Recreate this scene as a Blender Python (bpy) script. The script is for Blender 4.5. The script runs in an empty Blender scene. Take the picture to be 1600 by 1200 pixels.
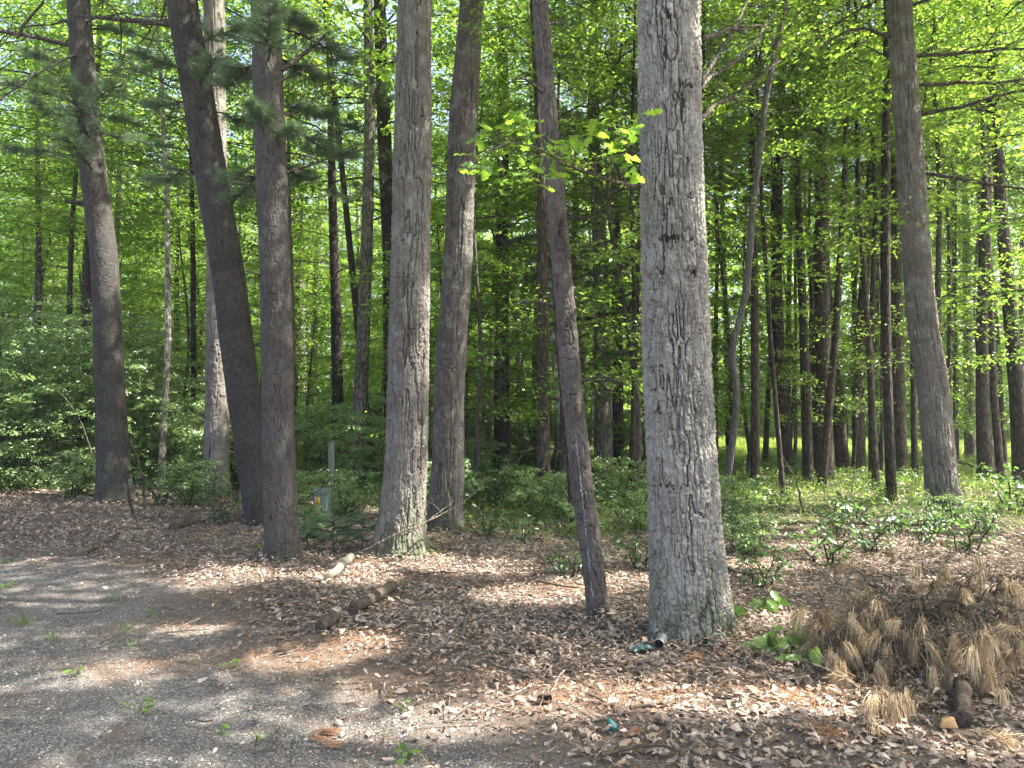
import bpy, bmesh, math, random
import numpy as np
from mathutils import Vector

rng = np.random.default_rng(11)
random.seed(11)
SC = bpy.context.scene
COL = SC.collection
PI = math.pi

# ------------------------------------------------------------------ camera
FPX = 1200.0
EYE = 1.55
PITCH = math.atan(40 / 1200.0)
cd = bpy.data.cameras.new("camera")
cam = bpy.data.objects.new("camera", cd)
COL.objects.link(cam)
cd.sensor_width = 36
cd.lens = 36 * FPX / 1600.0
cd.clip_start = 0.05
cd.clip_end = 2000
cam.location = (0, 0, EYE)
cam.rotation_euler = (PI / 2 + PITCH, 0, 0)
SC.camera = cam
cp, sp = math.cos(PITCH), math.sin(PITCH)


def ray(px, py):
    a, b = (px - 800) / FPX, (600 - py) / FPX
    return np.array([a, cp - b * sp, sp + b * cp])


def at(px, py, Y):
    """the point of the place at forward distance Y seen at photo pixel px, py"""
    d = ray(px, py)
    return np.array([0, 0, EYE]) + d * (Y / d[1])


# ------------------------------------------------------------------ noise
def hsh(ix, iy, seed):
    x = (ix.astype(np.int64) * 374761393 + iy.astype(np.int64) * 668265263 + seed * 974711) & 0xFFFFFFFF
    x = ((x ^ (x >> 13)) * 1274126177) & 0xFFFFFFFF
    x = ((x ^ (x >> 16)) * 2246822519) & 0xFFFFFFFF
    return ((x ^ (x >> 15)) & 0xFFFFFF) / float(0x1000000)


def vnoise(u, v, seed=0, nu=None):
    iu, iv = np.floor(u).astype(np.int64), np.floor(v).astype(np.int64)
    fu, fv = u - iu, v - iv
    fu, fv = fu * fu * (3 - 2 * fu), fv * fv * (3 - 2 * fv)
    m = (lambda q: q % nu) if nu else (lambda q: q)
    a, b = hsh(m(iu), iv, seed), hsh(m(iu + 1), iv, seed)
    c, d = hsh(m(iu), iv + 1, seed), hsh(m(iu + 1), iv + 1, seed)
    return (a * (1 - fu) + b * fu) * (1 - fv) + (c * (1 - fu) + d * fu) * fv


def fbm(x, y, seed=0, octv=4):
    s, a, t = 0, 1.0, 0
    for o in range(octv):
        s = s + a * vnoise(x * 2 ** o, y * 2 ** o, seed + o)
        t += a
        a *= 0.5
    return s / t


def worley(u, v, nu, seed):
    iu, iv = np.floor(u).astype(np.int64), np.floor(v).astype(np.int64)
    f1 = np.full(u.shape, 9.0)
    f2 = np.full(u.shape, 9.0)
    cid = np.zeros(u.shape)
    for du in (-1, 0, 1):
        for dv in (-1, 0, 1):
            cu, cv = (iu + du) % nu, iv + dv
            jx = iu + du + 0.1 + 0.8 * hsh(cu, cv, seed)
            jy = iv + dv + 0.1 + 0.8 * hsh(cu, cv, seed + 7)
            d = np.hypot(u - jx, v - jy)
            near = d < f1
            f2 = np.where(near, f1, np.minimum(f2, d))
            cid = np.where(near, hsh(cu, cv, seed + 13), cid)
            f1 = np.where(near, d, f1)
    return f1, f2, cid


def sstep(a, b, x):
    t = np.clip((x - a) / (b - a), 0, 1)
    return t * t * (3 - 2 * t)


def norm(a):
    return a / np.maximum(np.linalg.norm(a, axis=-1, keepdims=True), 1e-9)


# ------------------------------------------------------------------ terrain
EX = np.array([-60, -30, -10, -5.4, -3.55, -2.27, -1.5, -0.71, -0.31, 0.0, 1.5, 4, 30, 80.0])
EY = np.array([14.0, 12.5, 9.6, 8.5, 7.6, 5.75, 4.75, 4.02, 3.48, 3.1, 2.2, 1.5, 0.0, -1.0])


def edge(x, y):
    """how far beyond the edge of the drive a point lies (negative = on the gravel)"""
    return (y - np.interp(x, EX, EY)) * 0.8


def gz(x, y):
    x, y = np.asarray(x, float), np.asarray(y, float)
    e = edge(x, y)
    z = 0.13 * np.exp(-((e - 1.3) / 1.0) ** 2) * sstep(-4, -7, x) + 0.05 * np.exp(-((e - 0.9) / 0.8) ** 2)
    w = sstep(-0.3, 0.8, e)
    z = z + w * (0.14 * (fbm(x * 0.5, y * 0.5, 3) - 0.5) + 0.05 * (fbm(x * 3, y * 3, 9) - 0.5))
    z = z + (1 - w) * 0.03 * (fbm(x * 0.8, y * 0.8, 21) - 0.5)
    return z


def ground(px, py):
    d = ray(px, py)
    t = np.linspace(1.5, 80, 6000)
    P = np.array([0, 0, EYE])[None] + d[None] * t[:, None]
    below = P[:, 2] < gz(P[:, 0], P[:, 1])
    k = int(np.argmax(below)) if below.any() else 5999
    p = P[k]
    return np.array([p[0], p[1], float(gz(p[0], p[1]))])


# ------------------------------------------------------------------ meshes
class MB:
    def __init__(s):
        s.v, s.f, s.t, s.n = [], [], [], 0

    def add(s, v, f, mi=0, tone=0.5):
        v = np.asarray(v, float).reshape(-1, 3)
        f = np.asarray(f, np.int64)
        s.v.append(v)
        s.f.append((f + s.n, mi))
        s.t.append(np.broadcast_to(np.asarray(tone, float), (len(v),)))
        s.n += len(v)
        return s

    def build(s, name, mats, parent=None, loc=None, smooth=False):
        V = np.concatenate(s.v)
        if loc is not None:
            V = V - np.asarray(loc)
        me = bpy.data.meshes.new(name)
        me.vertices.add(len(V))
        me.vertices.foreach_set("co", V.astype(np.float32).ravel())
        nl = sum(f.size for f, _ in s.f)
        npoly = sum(f.shape[0] for f, _ in s.f)
        me.loops.add(nl)
        me.polygons.add(npoly)
        me.loops.foreach_set("vertex_index", np.concatenate([f.ravel() for f, _ in s.f]).astype(np.int32))
        k = np.concatenate([np.full(f.shape[0], f.shape[1]) for f, _ in s.f])
        me.polygons.foreach_set("loop_start", (np.cumsum(k) - k).astype(np.int32))
        me.polygons.foreach_set("material_index", np.concatenate([np.full(f.shape[0], m) for f, m in s.f]).astype(np.int32))
        if smooth:
            me.polygons.foreach_set("use_smooth", np.ones(npoly, bool))
        a = me.attributes.new("tone", "FLOAT", "POINT")
        a.data.foreach_set("value", np.concatenate(s.t).astype(np.float32))
        for m in mats:
            me.materials.append(m)
        me.update(calc_edges=True)
        o = bpy.data.objects.new(name, me)
        COL.objects.link(o)
        if parent is not None:
            o.parent = parent
        return o


def tube(mb, P, R, sides=6, mi=0, tone=0.5, cap=True):
    P = np.asarray(P, float)
    n = len(P)
    R = np.broadcast_to(np.asarray(R, float), (n,))
    T = norm(np.gradient(P, axis=0))
    ref = np.array([0, 0, 1.0]) if abs(T[:, 2]).mean() < 0.8 else np.array([1.0, 0, 0])
    A = norm(np.cross(T, ref))
    B = np.cross(T, A)
    th = np.arange(sides) * 2 * PI / sides
    V = P[:, None] + R[:, None, None] * (A[:, None] * np.cos(th)[None, :, None] + B[:, None] * np.sin(th)[None, :, None])
    i, j = np.meshgrid(np.arange(n - 1), np.arange(sides), indexing="ij")
    a = i * sides + j
    b = i * sides + (j + 1) % sides
    F = np.stack([a, b, b + sides, a + sides], -1).reshape(-1, 4)
    mb.add(V.reshape(-1, 3), F, mi, tone)
    if cap:
        for k, flip in ((0, True), (n - 1, False)):
            ring = V[k]
            f = np.arange(sides)[None]
            mb.add(ring, f[:, ::-1] if flip else f, mi, tone)


def smooth_path(P, n):
    P = np.asarray(P, float)
    d = np.r_[0, np.cumsum(np.linalg.norm(np.diff(P, axis=0), axis=1))]
    t = np.linspace(0, d[-1], n)
    m = np.gradient(P, d, axis=0) if len(P) > 2 else np.repeat((P[1] - P[0])[None] / d[-1], 2, 0)
    k = np.clip(np.searchsorted(d, t, side="right") - 1, 0, len(d) - 2)
    h = d[k + 1] - d[k]
    u = ((t - d[k]) / h)[:, None]
    h = h[:, None]
    return (2 * u ** 3 - 3 * u ** 2 + 1) * P[k] + (u ** 3 - 2 * u ** 2 + u) * h * m[k] + (-2 * u ** 3 + 3 * u ** 2) * P[k + 1] + (u ** 3 - u ** 2) * h * m[k + 1]


def wobble(P, amp, seed):
    r = np.random.default_rng(seed)
    n = len(P)
    w = np.cumsum(r.normal(0, 1, (n, 3)), 0)
    w = w - np.linspace(0, 1, n)[:, None] * w[-1]
    return P + w * amp / max(1, np.sqrt(n))


def leaf6(mb, P, D, N, L, W, mi=0, tone=0.5, fold=0.18):
    D = norm(D)
    S = norm(np.cross(N, D))
    N = np.cross(D, S)
    L = np.broadcast_to(np.asarray(L, float), (len(P),))[:, None]
    W = np.broadcast_to(np.asarray(W, float), (len(P),))[:, None]
    up = N * W * fold
    v = np.stack([P, P + D * L * .28 + S * W * .5 + up, P + D * L * .66 + S * W * .4 + up * .7, P + D * L - N * L * .12,
                  P + D * L * .66 - S * W * .4 + up * .7, P + D * L * .28 - S * W * .5 + up], 1)
    b = np.arange(len(P))[:, None] * 6
    f = np.concatenate([b + np.array([0, 1, 2, 3]), b + np.array([0, 3, 4, 5])])
    mb.add(v.reshape(-1, 3), f, mi, np.repeat(np.broadcast_to(tone, (len(P),)), 6))


def leaf4(mb, P, D, N, L, W, mi=0, tone=0.5, fold=0.2):
    D = norm(D)
    S = norm(np.cross(N, D))
    N = np.cross(D, S)
    L = np.broadcast_to(np.asarray(L, float), (len(P),))[:, None]
    W = np.broadcast_to(np.asarray(W, float), (len(P),))[:, None]
    v = np.stack([P, P + D * L * .42 + S * W * .5 + N * W * fold, P + D * L, P + D * L * .42 - S * W * .5 + N * W * fold], 1)
    b = np.arange(len(P))[:, None] * 4
    f = np.concatenate([b + np.array([0, 1, 2]), b + np.array([0, 2, 3])])
    mb.add(v.reshape(-1, 3), f, mi, np.repeat(np.broadcast_to(tone, (len(P),)), 4))


RJ = np.random.default_rng(3)


def strip_leaf(mb, P, D, N, L, W, prof, c1, c2, mi=0, tone=0.5):
    """leaves with a lobed outline: three verts per station, curled along (c1) and across (c2)"""
    n, K = len(P), len(prof)
    D = norm(D)
    S = norm(np.cross(N, D))
    N = np.cross(D, S)
    t = np.linspace(0, 1, K)[None, :, None]
    w = np.asarray(prof)[None, :, None]
    L = np.broadcast_to(np.asarray(L, float), (n,))[:, None, None]
    W = np.broadcast_to(np.asarray(W, float), (n,))[:, None, None]
    c1 = np.broadcast_to(np.asarray(c1, float), (n,))[:, None, None]
    c2 = np.broadcast_to(np.asarray(c2, float), (n,))[:, None, None]
    mid = P[:, None] + D[:, None] * L * t + N[:, None] * L * c1 * (t - t * t) * 2
    mid = mid + N[:, None] * L * RJ.normal(0, .028, (n, K, 1))
    rt = mid + S[:, None] * W * w * .5 * RJ.uniform(.62, 1.3, (n, K, 1)) + N[:, None] * W * c2 * w
    lf = mid - S[:, None] * W * w * .5 * RJ.uniform(.62, 1.3, (n, K, 1)) + N[:, None] * W * c2 * w * .8
    v = np.stack([mid, rt, lf], 2)
    b = np.arange(n)[:, None] * (3 * K)
    F = []
    for k in range(K - 1):
        a = 3 * k
        F.append(b + np.array([a, a + 1, a + 4, a + 3]))
        F.append(b + np.array([a + 2, a, a + 3, a + 5]))
    mb.add(v.reshape(-1, 3), np.concatenate(F), mi, np.repeat(np.broadcast_to(tone, (n,)), 3 * K))


# ------------------------------------------------------------------ materials
def mat(name):
    m = bpy.data.materials.new(name)
    m.use_nodes = True
    nt = m.node_tree
    nt.nodes.clear()
    out = nt.nodes.new("ShaderNodeOutputMaterial")
    return m, nt, out


def N_(nt, typ, **kw):
    n = nt.nodes.new(typ)
    for k, v in kw.items():
        if k.startswith("i_"):
            n.inputs[k[2:].replace("_", " ")].default_value = v
        else:
            setattr(n, k, v)
    return n


def ramp(nt, fac, stops):
    r = nt.nodes.new("ShaderNodeValToRGB")
    e = r.color_ramp.elements
    e[0].position, e[0].color = stops[0][0], (*stops[0][1], 1)
    e[1].position, e[1].color = stops[-1][0], (*stops[-1][1], 1)
    for p, c in stops[1:-1]:
        x = e.new(p)
        x.color = (*c, 1)
    nt.links.new(fac, r.inputs[0])
    return r.outputs[0]


def mixc(nt, fac, a, b, mode="MIX"):
    m = nt.nodes.new("ShaderNodeMix")
    m.data_type = "RGBA"
    m.blend_type = mode
    for sock, val in ((m.inputs[0], fac), (m.inputs[6], a), (m.inputs[7], b)):
        if hasattr(val, "node"):
            nt.links.new(val, sock)
        elif isinstance(val, (int, float)):
            sock.default_value = val
        else:
            sock.default_value = (*val, 1)
    return m.outputs[2]


def noise(nt, vec, scale, detail=3, rough=0.6):
    n = N_(nt, "ShaderNodeTexNoise")
    n.inputs["Scale"].default_value = scale
    n.inputs["Detail"].default_value = detail
    n.inputs["Roughness"].default_value = rough
    if vec is not None:
        nt.links.new(vec, n.inputs["Vector"])
    return n.outputs[0]


def attr(nt, name):
    a = nt.nodes.new("ShaderNodeAttribute")
    a.attribute_name = name
    return a.outputs["Fac"]


def coords(nt, scale=(1, 1, 1)):
    t = nt.nodes.new("ShaderNodeTexCoord")
    m = nt.nodes.new("ShaderNodeMapping")
    m.inputs["Scale"].default_value = scale
    nt.links.new(t.outputs["Object"], m.inputs[0])
    return m.outputs[0]


def bump(nt, h, dist, strength=1.0):
    b = nt.nodes.new("ShaderNodeBump")
    b.inputs["Distance"].default_value = dist
    b.inputs["Strength"].default_value = strength
    nt.links.new(h, b.inputs["Height"])
    return b.outputs[0]


def finish(nt, out, col, rough=0.85, nrm=None, spec=0.25):
    p = nt.nodes.new("ShaderNodeBsdfPrincipled")
    p.inputs["Roughness"].default_value = rough
    p.inputs["Specular IOR Level"].default_value = spec
    if hasattr(col, "node"):
        nt.links.new(col, p.inputs["Base Color"])
    else:
        p.inputs["Base Color"].default_value = (*col, 1)
    if nrm is not None:
        nt.links.new(nrm, p.inputs["Normal"])
    nt.links.new(p.outputs[0], out.inputs[0])
    return p


def leaf_mat(name, dark, light, tdark, tlight, trans=0.45, gloss=0.05):
    m, nt, out = mat(name)
    t = attr(nt, "tone")
    oi = nt.nodes.new("ShaderNodeObjectInfo")
    ad = N_(nt, "ShaderNodeMath", operation="MULTIPLY_ADD")
    nt.links.new(oi.outputs["Random"], ad.inputs[0])
    ad.inputs[1].default_value = 0.3
    nt.links.new(t, ad.inputs[2])
    sb = N_(nt, "ShaderNodeMath", operation="SUBTRACT")
    nt.links.new(ad.outputs[0], sb.inputs[0])
    sb.inputs[1].default_value = 0.15
    f = sb.outputs[0]
    c = ramp(nt, f, [(0, dark), (1, light)])
    c2 = ramp(nt, f, [(0, tdark), (1, tlight)])
    d = nt.nodes.new("ShaderNodeBsdfDiffuse")
    nt.links.new(c, d.inputs[0])
    tr = nt.nodes.new("ShaderNodeBsdfTranslucent")
    nt.links.new(c2, tr.inputs[0])
    g = nt.nodes.new("ShaderNodeBsdfGlossy")
    g.inputs["Roughness"].default_value = 0.42
    g.inputs[0].default_value = (0.9, 0.95, 0.9, 1)
    mx = nt.nodes.new("ShaderNodeMixShader")
    mx.inputs[0].default_value = trans
    nt.links.new(d.outputs[0], mx.inputs[1])
    nt.links.new(tr.outputs[0], mx.inputs[2])
    m2 = nt.nodes.new("ShaderNodeMixShader")
    m2.inputs[0].default_value = gloss
    nt.links.new(mx.outputs[0], m2.inputs[1])
    nt.links.new(g.outputs[0], m2.inputs[2])
    nt.links.new(m2.outputs[0], out.inputs[0])
    return m


M = {}
M["leaf"] = leaf_mat("maple_leaf", (.035, .085, .018), (.095, .165, .032), (.16, .34, .025), (.46, .66, .08), .55)
M["leaf_dark"] = leaf_mat("dark_leaf", (.03, .075, .03), (.07, .14, .05), (.09, .22, .03), (.24, .42, .07), .42, .07)
M["shrub"] = leaf_mat("shrub_leaf", (.10, .18, .05), (.20, .31, .10), (.18, .34, .06), (.38, .54, .14), .42, .09)
M["bright"] = leaf_mat("young_leaf", (.06, .14, .02), (.13, .26, .04), (.22, .42, .03), (.5, .72, .08), .5, .05)
M["grass"] = leaf_mat("grass_blade", (.05, .10, .02), (.14, .22, .04), (.16, .30, .03), (.40, .55, .08), .45, .04)
M["field"] = leaf_mat("field_grass", (.10, .15, .025), (.24, .31, .06), (.22, .33, .04), (.42, .53, .11), .45, .03)
M["needle"] = leaf_mat("pine_needle", (.07, .125, .06), (.15, .23, .115), (.10, .19, .06), (.24, .36, .13), .42, .06)
M["dry_needle"] = leaf_mat("dry_needle", (.22, .155, .09), (.68, .51, .31), (.2, .13, .07), (.5, .34, .18), .25, .04)
M["old_needle"] = leaf_mat("old_needle", (.11, .08, .052), (.34, .25, .16), (.1, .07, .05), (.24, .17, .11), .15, .03)
M["rust_needle"] = leaf_mat("rust_needle", (.15, .08, .045), (.36, .20, .11), (.18, .09, .04), (.36, .19, .09), .15, .03)


def litter_mat():
    m, nt, out = mat("dead_leaf")
    t = attr(nt, "tone")
    c = ramp(nt, t, [(0, (.10, .074, .060)), (.2, (.20, .153, .125)), (.45, (.31, .24, .195)), (.7, (.415, .335, .28)), (.88, (.53, .45, .39)), (1, (.42, .27, .17))])
    n = noise(nt, coords(nt), 60, 2)
    c = mixc(nt, .35, c, ramp(nt, n, [(.3, (.35, .32, .3)), (.7, (1, 1, 1))]), "MULTIPLY")
    d = nt.nodes.new("ShaderNodeBsdfDiffuse")
    nt.links.new(c, d.inputs[0])
    tr = nt.nodes.new("ShaderNodeBsdfTranslucent")
    nt.links.new(mixc(nt, 1.0, c, (.95, .75, .58), "MULTIPLY"), tr.inputs[0])
    g = nt.nodes.new("ShaderNodeBsdfGlossy")
    g.inputs["Roughness"].default_value = .5
    mx = nt.nodes.new("ShaderNodeMixShader")
    mx.inputs[0].default_value = .18
    nt.links.new(d.outputs[0], mx.inputs[1])
    nt.links.new(tr.outputs[0], mx.inputs[2])
    m2 = nt.nodes.new("ShaderNodeMixShader")
    m2.inputs[0].default_value = .035
    nt.links.new(mx.outputs[0], m2.inputs[1])
    nt.links.new(g.outputs[0], m2.inputs[2])
    nt.links.new(m2.outputs[0], out.inputs[0])
    return m


M["litter"] = litter_mat()


def bark_near(name, plate, plate2, fissure, moss=0.0, spk=0.0, lich=.25):
    """bark with a modelled surface: inner bark and outer plates differ in colour"""
    m, nt, out = mat(name)
    b = attr(nt, "tone")
    v = coords(nt)
    n1 = noise(nt, v, 2.2, 4)
    n2 = noise(nt, v, 90, 3, .7)
    n3 = noise(nt, coords(nt, (1, 1, .35)), 28, 4, .65)
    pc = mixc(nt, ramp(nt, n1, [(.38, (0, 0, 0)), (.62, (1, 1, 1))]), plate, plate2)
    pc = mixc(nt, .6, pc, ramp(nt, n3, [(.25, (.45, .43, .42)), (.65, (1.15, 1.15, 1.15))]), "MULTIPLY")
    pc = mixc(nt, .5, pc, ramp(nt, n2, [(.3, (.55, .55, .55)), (.7, (1.2, 1.2, 1.2))]), "MULTIPLY")
    if spk:
        s = noise(nt, coords(nt, (1, 1, .5)), 60, 3, .7)
        pc = mixc(nt, ramp(nt, s, [(.66, (0, 0, 0)), (.78, (spk, spk, spk))]), pc, (.30, .29, .275))
    pc = mixc(nt, mixc(nt, 1.0, ramp(nt, noise(nt, v, 4.5, 5, .7), [(.50, (0, 0, 0)), (.62, (1, 1, 1))]), (lich,) * 3, 'MULTIPLY'), pc, (.40, .41, .375))
    c = mixc(nt, ramp(nt, b, [(.08, (0, 0, 0)), (.42, (1, 1, 1))]), fissure, pc)
    if moss:
        z = nt.nodes.new("ShaderNodeSeparateXYZ")
        nt.links.new(v, z.inputs[0])
        mr = N_(nt, "ShaderNodeMapRange")
        mr.inputs["From Min"].default_value = .75
        mr.inputs["From Max"].default_value = 0
        nt.links.new(z.outputs[2], mr.inputs[0])
        q = N_(nt, "ShaderNodeMath", operation="MULTIPLY")
        nt.links.new(mr.outputs[0], q.inputs[0])
        nt.links.new(ramp(nt, noise(nt, v, 6, 4, .7), [(.42, (0, 0, 0)), (.6, (moss, moss, moss))]), q.inputs[1])
        c = mixc(nt, q.outputs[0], c, (.05, .075, .02))
    finish(nt, out, c, .9, bump(nt, n2, .004, .7), .15)
    return m


def bark_far(name, a, b, lich=None, st=.22, vs=22):
    m, nt, out = mat(name)
    oi = nt.nodes.new("ShaderNodeObjectInfo")
    v = coords(nt, (1, 1, st))
    vo = N_(nt, "ShaderNodeTexVoronoi", feature="DISTANCE_TO_EDGE")
    vo.inputs["Scale"].default_value = vs
    wn = N_(nt, "ShaderNodeTexNoise")
    wn.inputs["Scale"].default_value = 9
    nt.links.new(v, wn.inputs["Vector"])
    vm = N_(nt, "ShaderNodeVectorMath", operation="MULTIPLY_ADD")
    nt.links.new(wn.outputs["Color"], vm.inputs[0])
    vm.inputs[1].default_value = (.08, .08, .08)
    nt.links.new(v, vm.inputs[2])
    nt.links.new(vm.outputs[0], vo.inputs["Vector"])
    h = ramp(nt, vo.outputs[0], [(0, (0, 0, 0)), (.25, (1, 1, 1))])
    n3 = noise(nt, coords(nt), 3, 4)
    c = mixc(nt, h, a, b)
    c = mixc(nt, .7, c, ramp(nt, n3, [(.3, (.6, .58, .55)), (.7, (1.25, 1.25, 1.25))]), "MULTIPLY")
    if lich:
        c = mixc(nt, ramp(nt, noise(nt, coords(nt), 7, 3), [(.52, (0, 0, 0)), (.6, (1, 1, 1))]), c, lich)
    c = mixc(nt, .35, c, ramp(nt, oi.outputs["Random"], [(0, (.6, .58, .55)), (1, (1.3, 1.3, 1.3))]), "MULTIPLY")
    finish(nt, out, c, .9, bump(nt, h, .012, .9), .15)
    return m


def wood(name, a, b):
    m, nt, out = mat(name)
    v = coords(nt)
    n1 = noise(nt, v, 26, 5, .75)
    n2 = noise(nt, v, 90, 3, .7)
    c = ramp(nt, n1, [(.3, a), (.7, b)])
    c = mixc(nt, .6, c, ramp(nt, n2, [(.3, (.5, .5, .5)), (.7, (1.2, 1.2, 1.2))]), "MULTIPLY")
    finish(nt, out, c, .95, bump(nt, n1, .02, .9), .1)
    return m


M["oak_pale"] = bark_near("pale_oak_bark", (.315, .30, .265), (.235, .22, .19), (.055, .046, .038), .8)
M["oak_brown"] = bark_near("brown_oak_bark", (.19, .175, .155), (.145, .13, .112), (.038, .03, .025), .9)
M["oak_dark"] = bark_near("ridged_bark", (.14, .125, .112), (.108, .094, .084), (.034, .027, .023), .5)
M["pine_bark"] = bark_near("pine_bark", (.095, .088, .08), (.07, .064, .058), (.03, .026, .022), .2, .3, .05)
M["pine_bark_dark"] = bark_near("dark_pine_bark", (.066, .062, .057), (.05, .046, .042), (.022, .0195, .017), .2, .25, .04)
M["flaky"] = bark_near("flaking_bark", (.135, .12, .105), (.095, .08, .07), (.03, .025, .021), .1, .3, .08)
M["far_brown"] = bark_far("brown_bark", (.03, .024, .019), (.095, .08, .066))
M["far_dark"] = bark_far("dark_bark", (.025, .02, .018), (.07, .06, .052))
M["far_grey"] = bark_far("grey_bark", (.06, .052, .045), (.21, .195, .17))
M["far_pale"] = bark_far("pale_mottled_bark", (.10, .09, .075), (.30, .28, .25), (.45, .43, .38))
M["twig"] = bark_far("twig_bark", (.05, .042, .036), (.115, .10, .088))
M["dead_twig"] = bark_far("dead_twig_bark", (.085, .07, .055), (.22, .18, .145))
M["smooth"] = bark_far("smooth_bark", (.09, .086, .08), (.135, .13, .12))
M["litter_stick"] = bark_far("weathered_stick", (.11, .092, .075), (.25, .215, .18))
M["rot"] = wood("rotten_wood", (.04, .031, .025), (.16, .128, .10))
M["lichen_log"] = wood("lichen_log_bark", (.13, .12, .095), (.27, .265, .215))


def plain(name, col, rough=.6, metal=0.0, nz=0.0, scale=30, spec=.4):
    m, nt, out = mat(name)
    c = col
    if nz:
        c = mixc(nt, nz, col, ramp(nt, noise(nt, coords(nt), scale, 4), [(.3, (.3, .28, .26)), (.7, (1.1, 1.1, 1.1))]), "MULTIPLY")
    p = finish(nt, out, c, rough, None, spec)
    p.inputs["Metallic"].default_value = metal
    return m


M["ped_green"] = plain("weathered_green_paint", (.105, .155, .118), .55, 0, .5, 14)
M["yellow"] = plain("yellow_label", (.55, .37, .04), .5, 0, .25)
M["red"] = plain("red_label", (.58, .09, .04), .5, 0, .25)
M["white"] = plain("white_label", (.42, .41, .38), .5, 0, .25)
M["black"] = plain("black_print", (.03, .03, .03), .6)
M["post"] = plain("weathered_post", (.17, .18, .16), .8, 0, .5, 12)
M["steel"] = plain("dull_tin", (.50, .52, .53), .38, .85, .35, 40)
M["can_in"] = plain("tin_inside", (.12, .12, .12), .5, .6)
M["teal"] = plain("teal_foil", (.06, .13, .125), .35, 0, .3, 25)
M["foil"] = plain("pale_foil", (.36, .37, .39), .3, .5, .3, 25)
M["teal_glass"] = plain("teal_plastic", (.006, .11, .10), .12, 0, 0, 1, .6)
M["cutwood"] = plain("cut_wood", (.40, .24, .11), .8, 0, .4, 30)
M["wood_pale"] = plain("bare_wood", (.42, .34, .24), .8, 0, .5, 20)
M["cone"] = plain("pine_cone_scale", (.06, .04, .03), .8, 0, .4, 50)


def ground_mat():
    m, nt, out = mat("forest_ground")
    v = coords(nt)
    lit, gr, fld, rust = attr(nt, "litter"), attr(nt, "grass"), attr(nt, "field"), attr(nt, "rust")
    # gravel
    vo = N_(nt, "ShaderNodeTexVoronoi")
    vo.inputs["Scale"].default_value = 130
    nt.links.new(v, vo.inputs["Vector"])
    ve = N_(nt, "ShaderNodeTexVoronoi", feature="DISTANCE_TO_EDGE")
    ve.inputs["Scale"].default_value = 130
    nt.links.new(v, ve.inputs["Vector"])
    sep = nt.nodes.new("ShaderNodeSeparateColor")
    nt.links.new(vo.outputs["Color"], sep.inputs[0])
    g = ramp(nt, sep.outputs[0], [(0, (.078, .073, .069)), (.45, (.15, .142, .134)), (.8, (.23, .22, .208)), (1, (.37, .36, .34))])
    big = noise(nt, v, .9, 4)
    g = mixc(nt, .8, g, ramp(nt, big, [(.35, (.62, .58, .54)), (.65, (1.1, 1.08, 1.06))]), "MULTIPLY")
    dirt = ramp(nt, noise(nt, v, 70, 5, .75), [(.25, (.055, .042, .034)), (.5, (.13, .098, .078)), (.75, (.24, .19, .155))])
    g = mixc(nt, ramp(nt, noise(nt, v, 2.3, 5, .7), [(.5, (0, 0, 0)), (.68, (.75, .75, .75))]), g, dirt)
    l = ramp(nt, noise(nt, v, 38, 5, .75), [(.25, (.065, .05, .041)), (.5, (.14, .112, .093)), (.8, (.26, .21, .175))])
    c = mixc(nt, lit, g, l)
    rn = ramp(nt, noise(nt, coords(nt, (1, 3, 1)), 60, 4, .8), [(.3, (.12, .078, .052)), (.7, (.30, .20, .135))])
    c = mixc(nt, rust, c, rn)
    gc = ramp(nt, noise(nt, v, 9, 5, .7), [(.3, (.035, .05, .015)), (.7, (.10, .13, .03))])
    c = mixc(nt, gr, c, gc)
    fc = ramp(nt, noise(nt, v, 1.5, 5, .7), [(.3, (.12, .16, .035)), (.7, (.24, .29, .07))])
    c = mixc(nt, fld, c, fc)
    hm = N_(nt, "ShaderNodeMath", operation="ADD")
    nt.links.new(ramp(nt, ve.outputs[0], [(0, (0, 0, 0)), (.35, (1, 1, 1))]), hm.inputs[0])
    nt.links.new(noise(nt, v, 40, 4, .7), hm.inputs[1])
    finish(nt, out, c, .92, bump(nt, hm.outputs[0], .006, .9), .15)
    return m


M["ground"] = ground_mat()

# ------------------------------------------------------------------ objects
def thing(name, label, cat, loc=(0, 0, 0), group=None):
    o = bpy.data.objects.new(name, None)
    COL.objects.link(o)
    o.location = tuple(float(q) for q in loc)
    o.empty_display_size = 0.2
    o["label"], o["category"] = label, cat
    if group:
        o["group"] = group
    return o


def tag(o, label, cat, group=None):
    o["label"], o["category"] = label, cat
    if group:
        o["group"] = group
    return o


def setkind(o, kind, label=None, cat=None):
    o["kind"] = kind
    if label:
        o["label"], o["category"] = label, cat
    return o


def share(o, parent, loc=(0, 0, 0), rz=0.0, sc=1.0, tilt=(0, 0)):
    c = o.copy()
    COL.objects.link(c)
    c.parent = parent
    c.location = tuple(float(q) for q in loc)
    c.rotation_euler = (tilt[0], tilt[1], rz)
    c.scale = (sc, sc, sc) if np.isscalar(sc) else tuple(sc)
    return c


PROTO = []


def proto(o):
    PROTO.append(o)
    return o


# ---- ground sheet, fine near the camera and stretching to the horizon
def axis(lims):
    out = []
    for a, b, s in lims:
        out.append(np.arange(a, b, s))
    return np.unique(np.concatenate(out).round(4))


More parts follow.
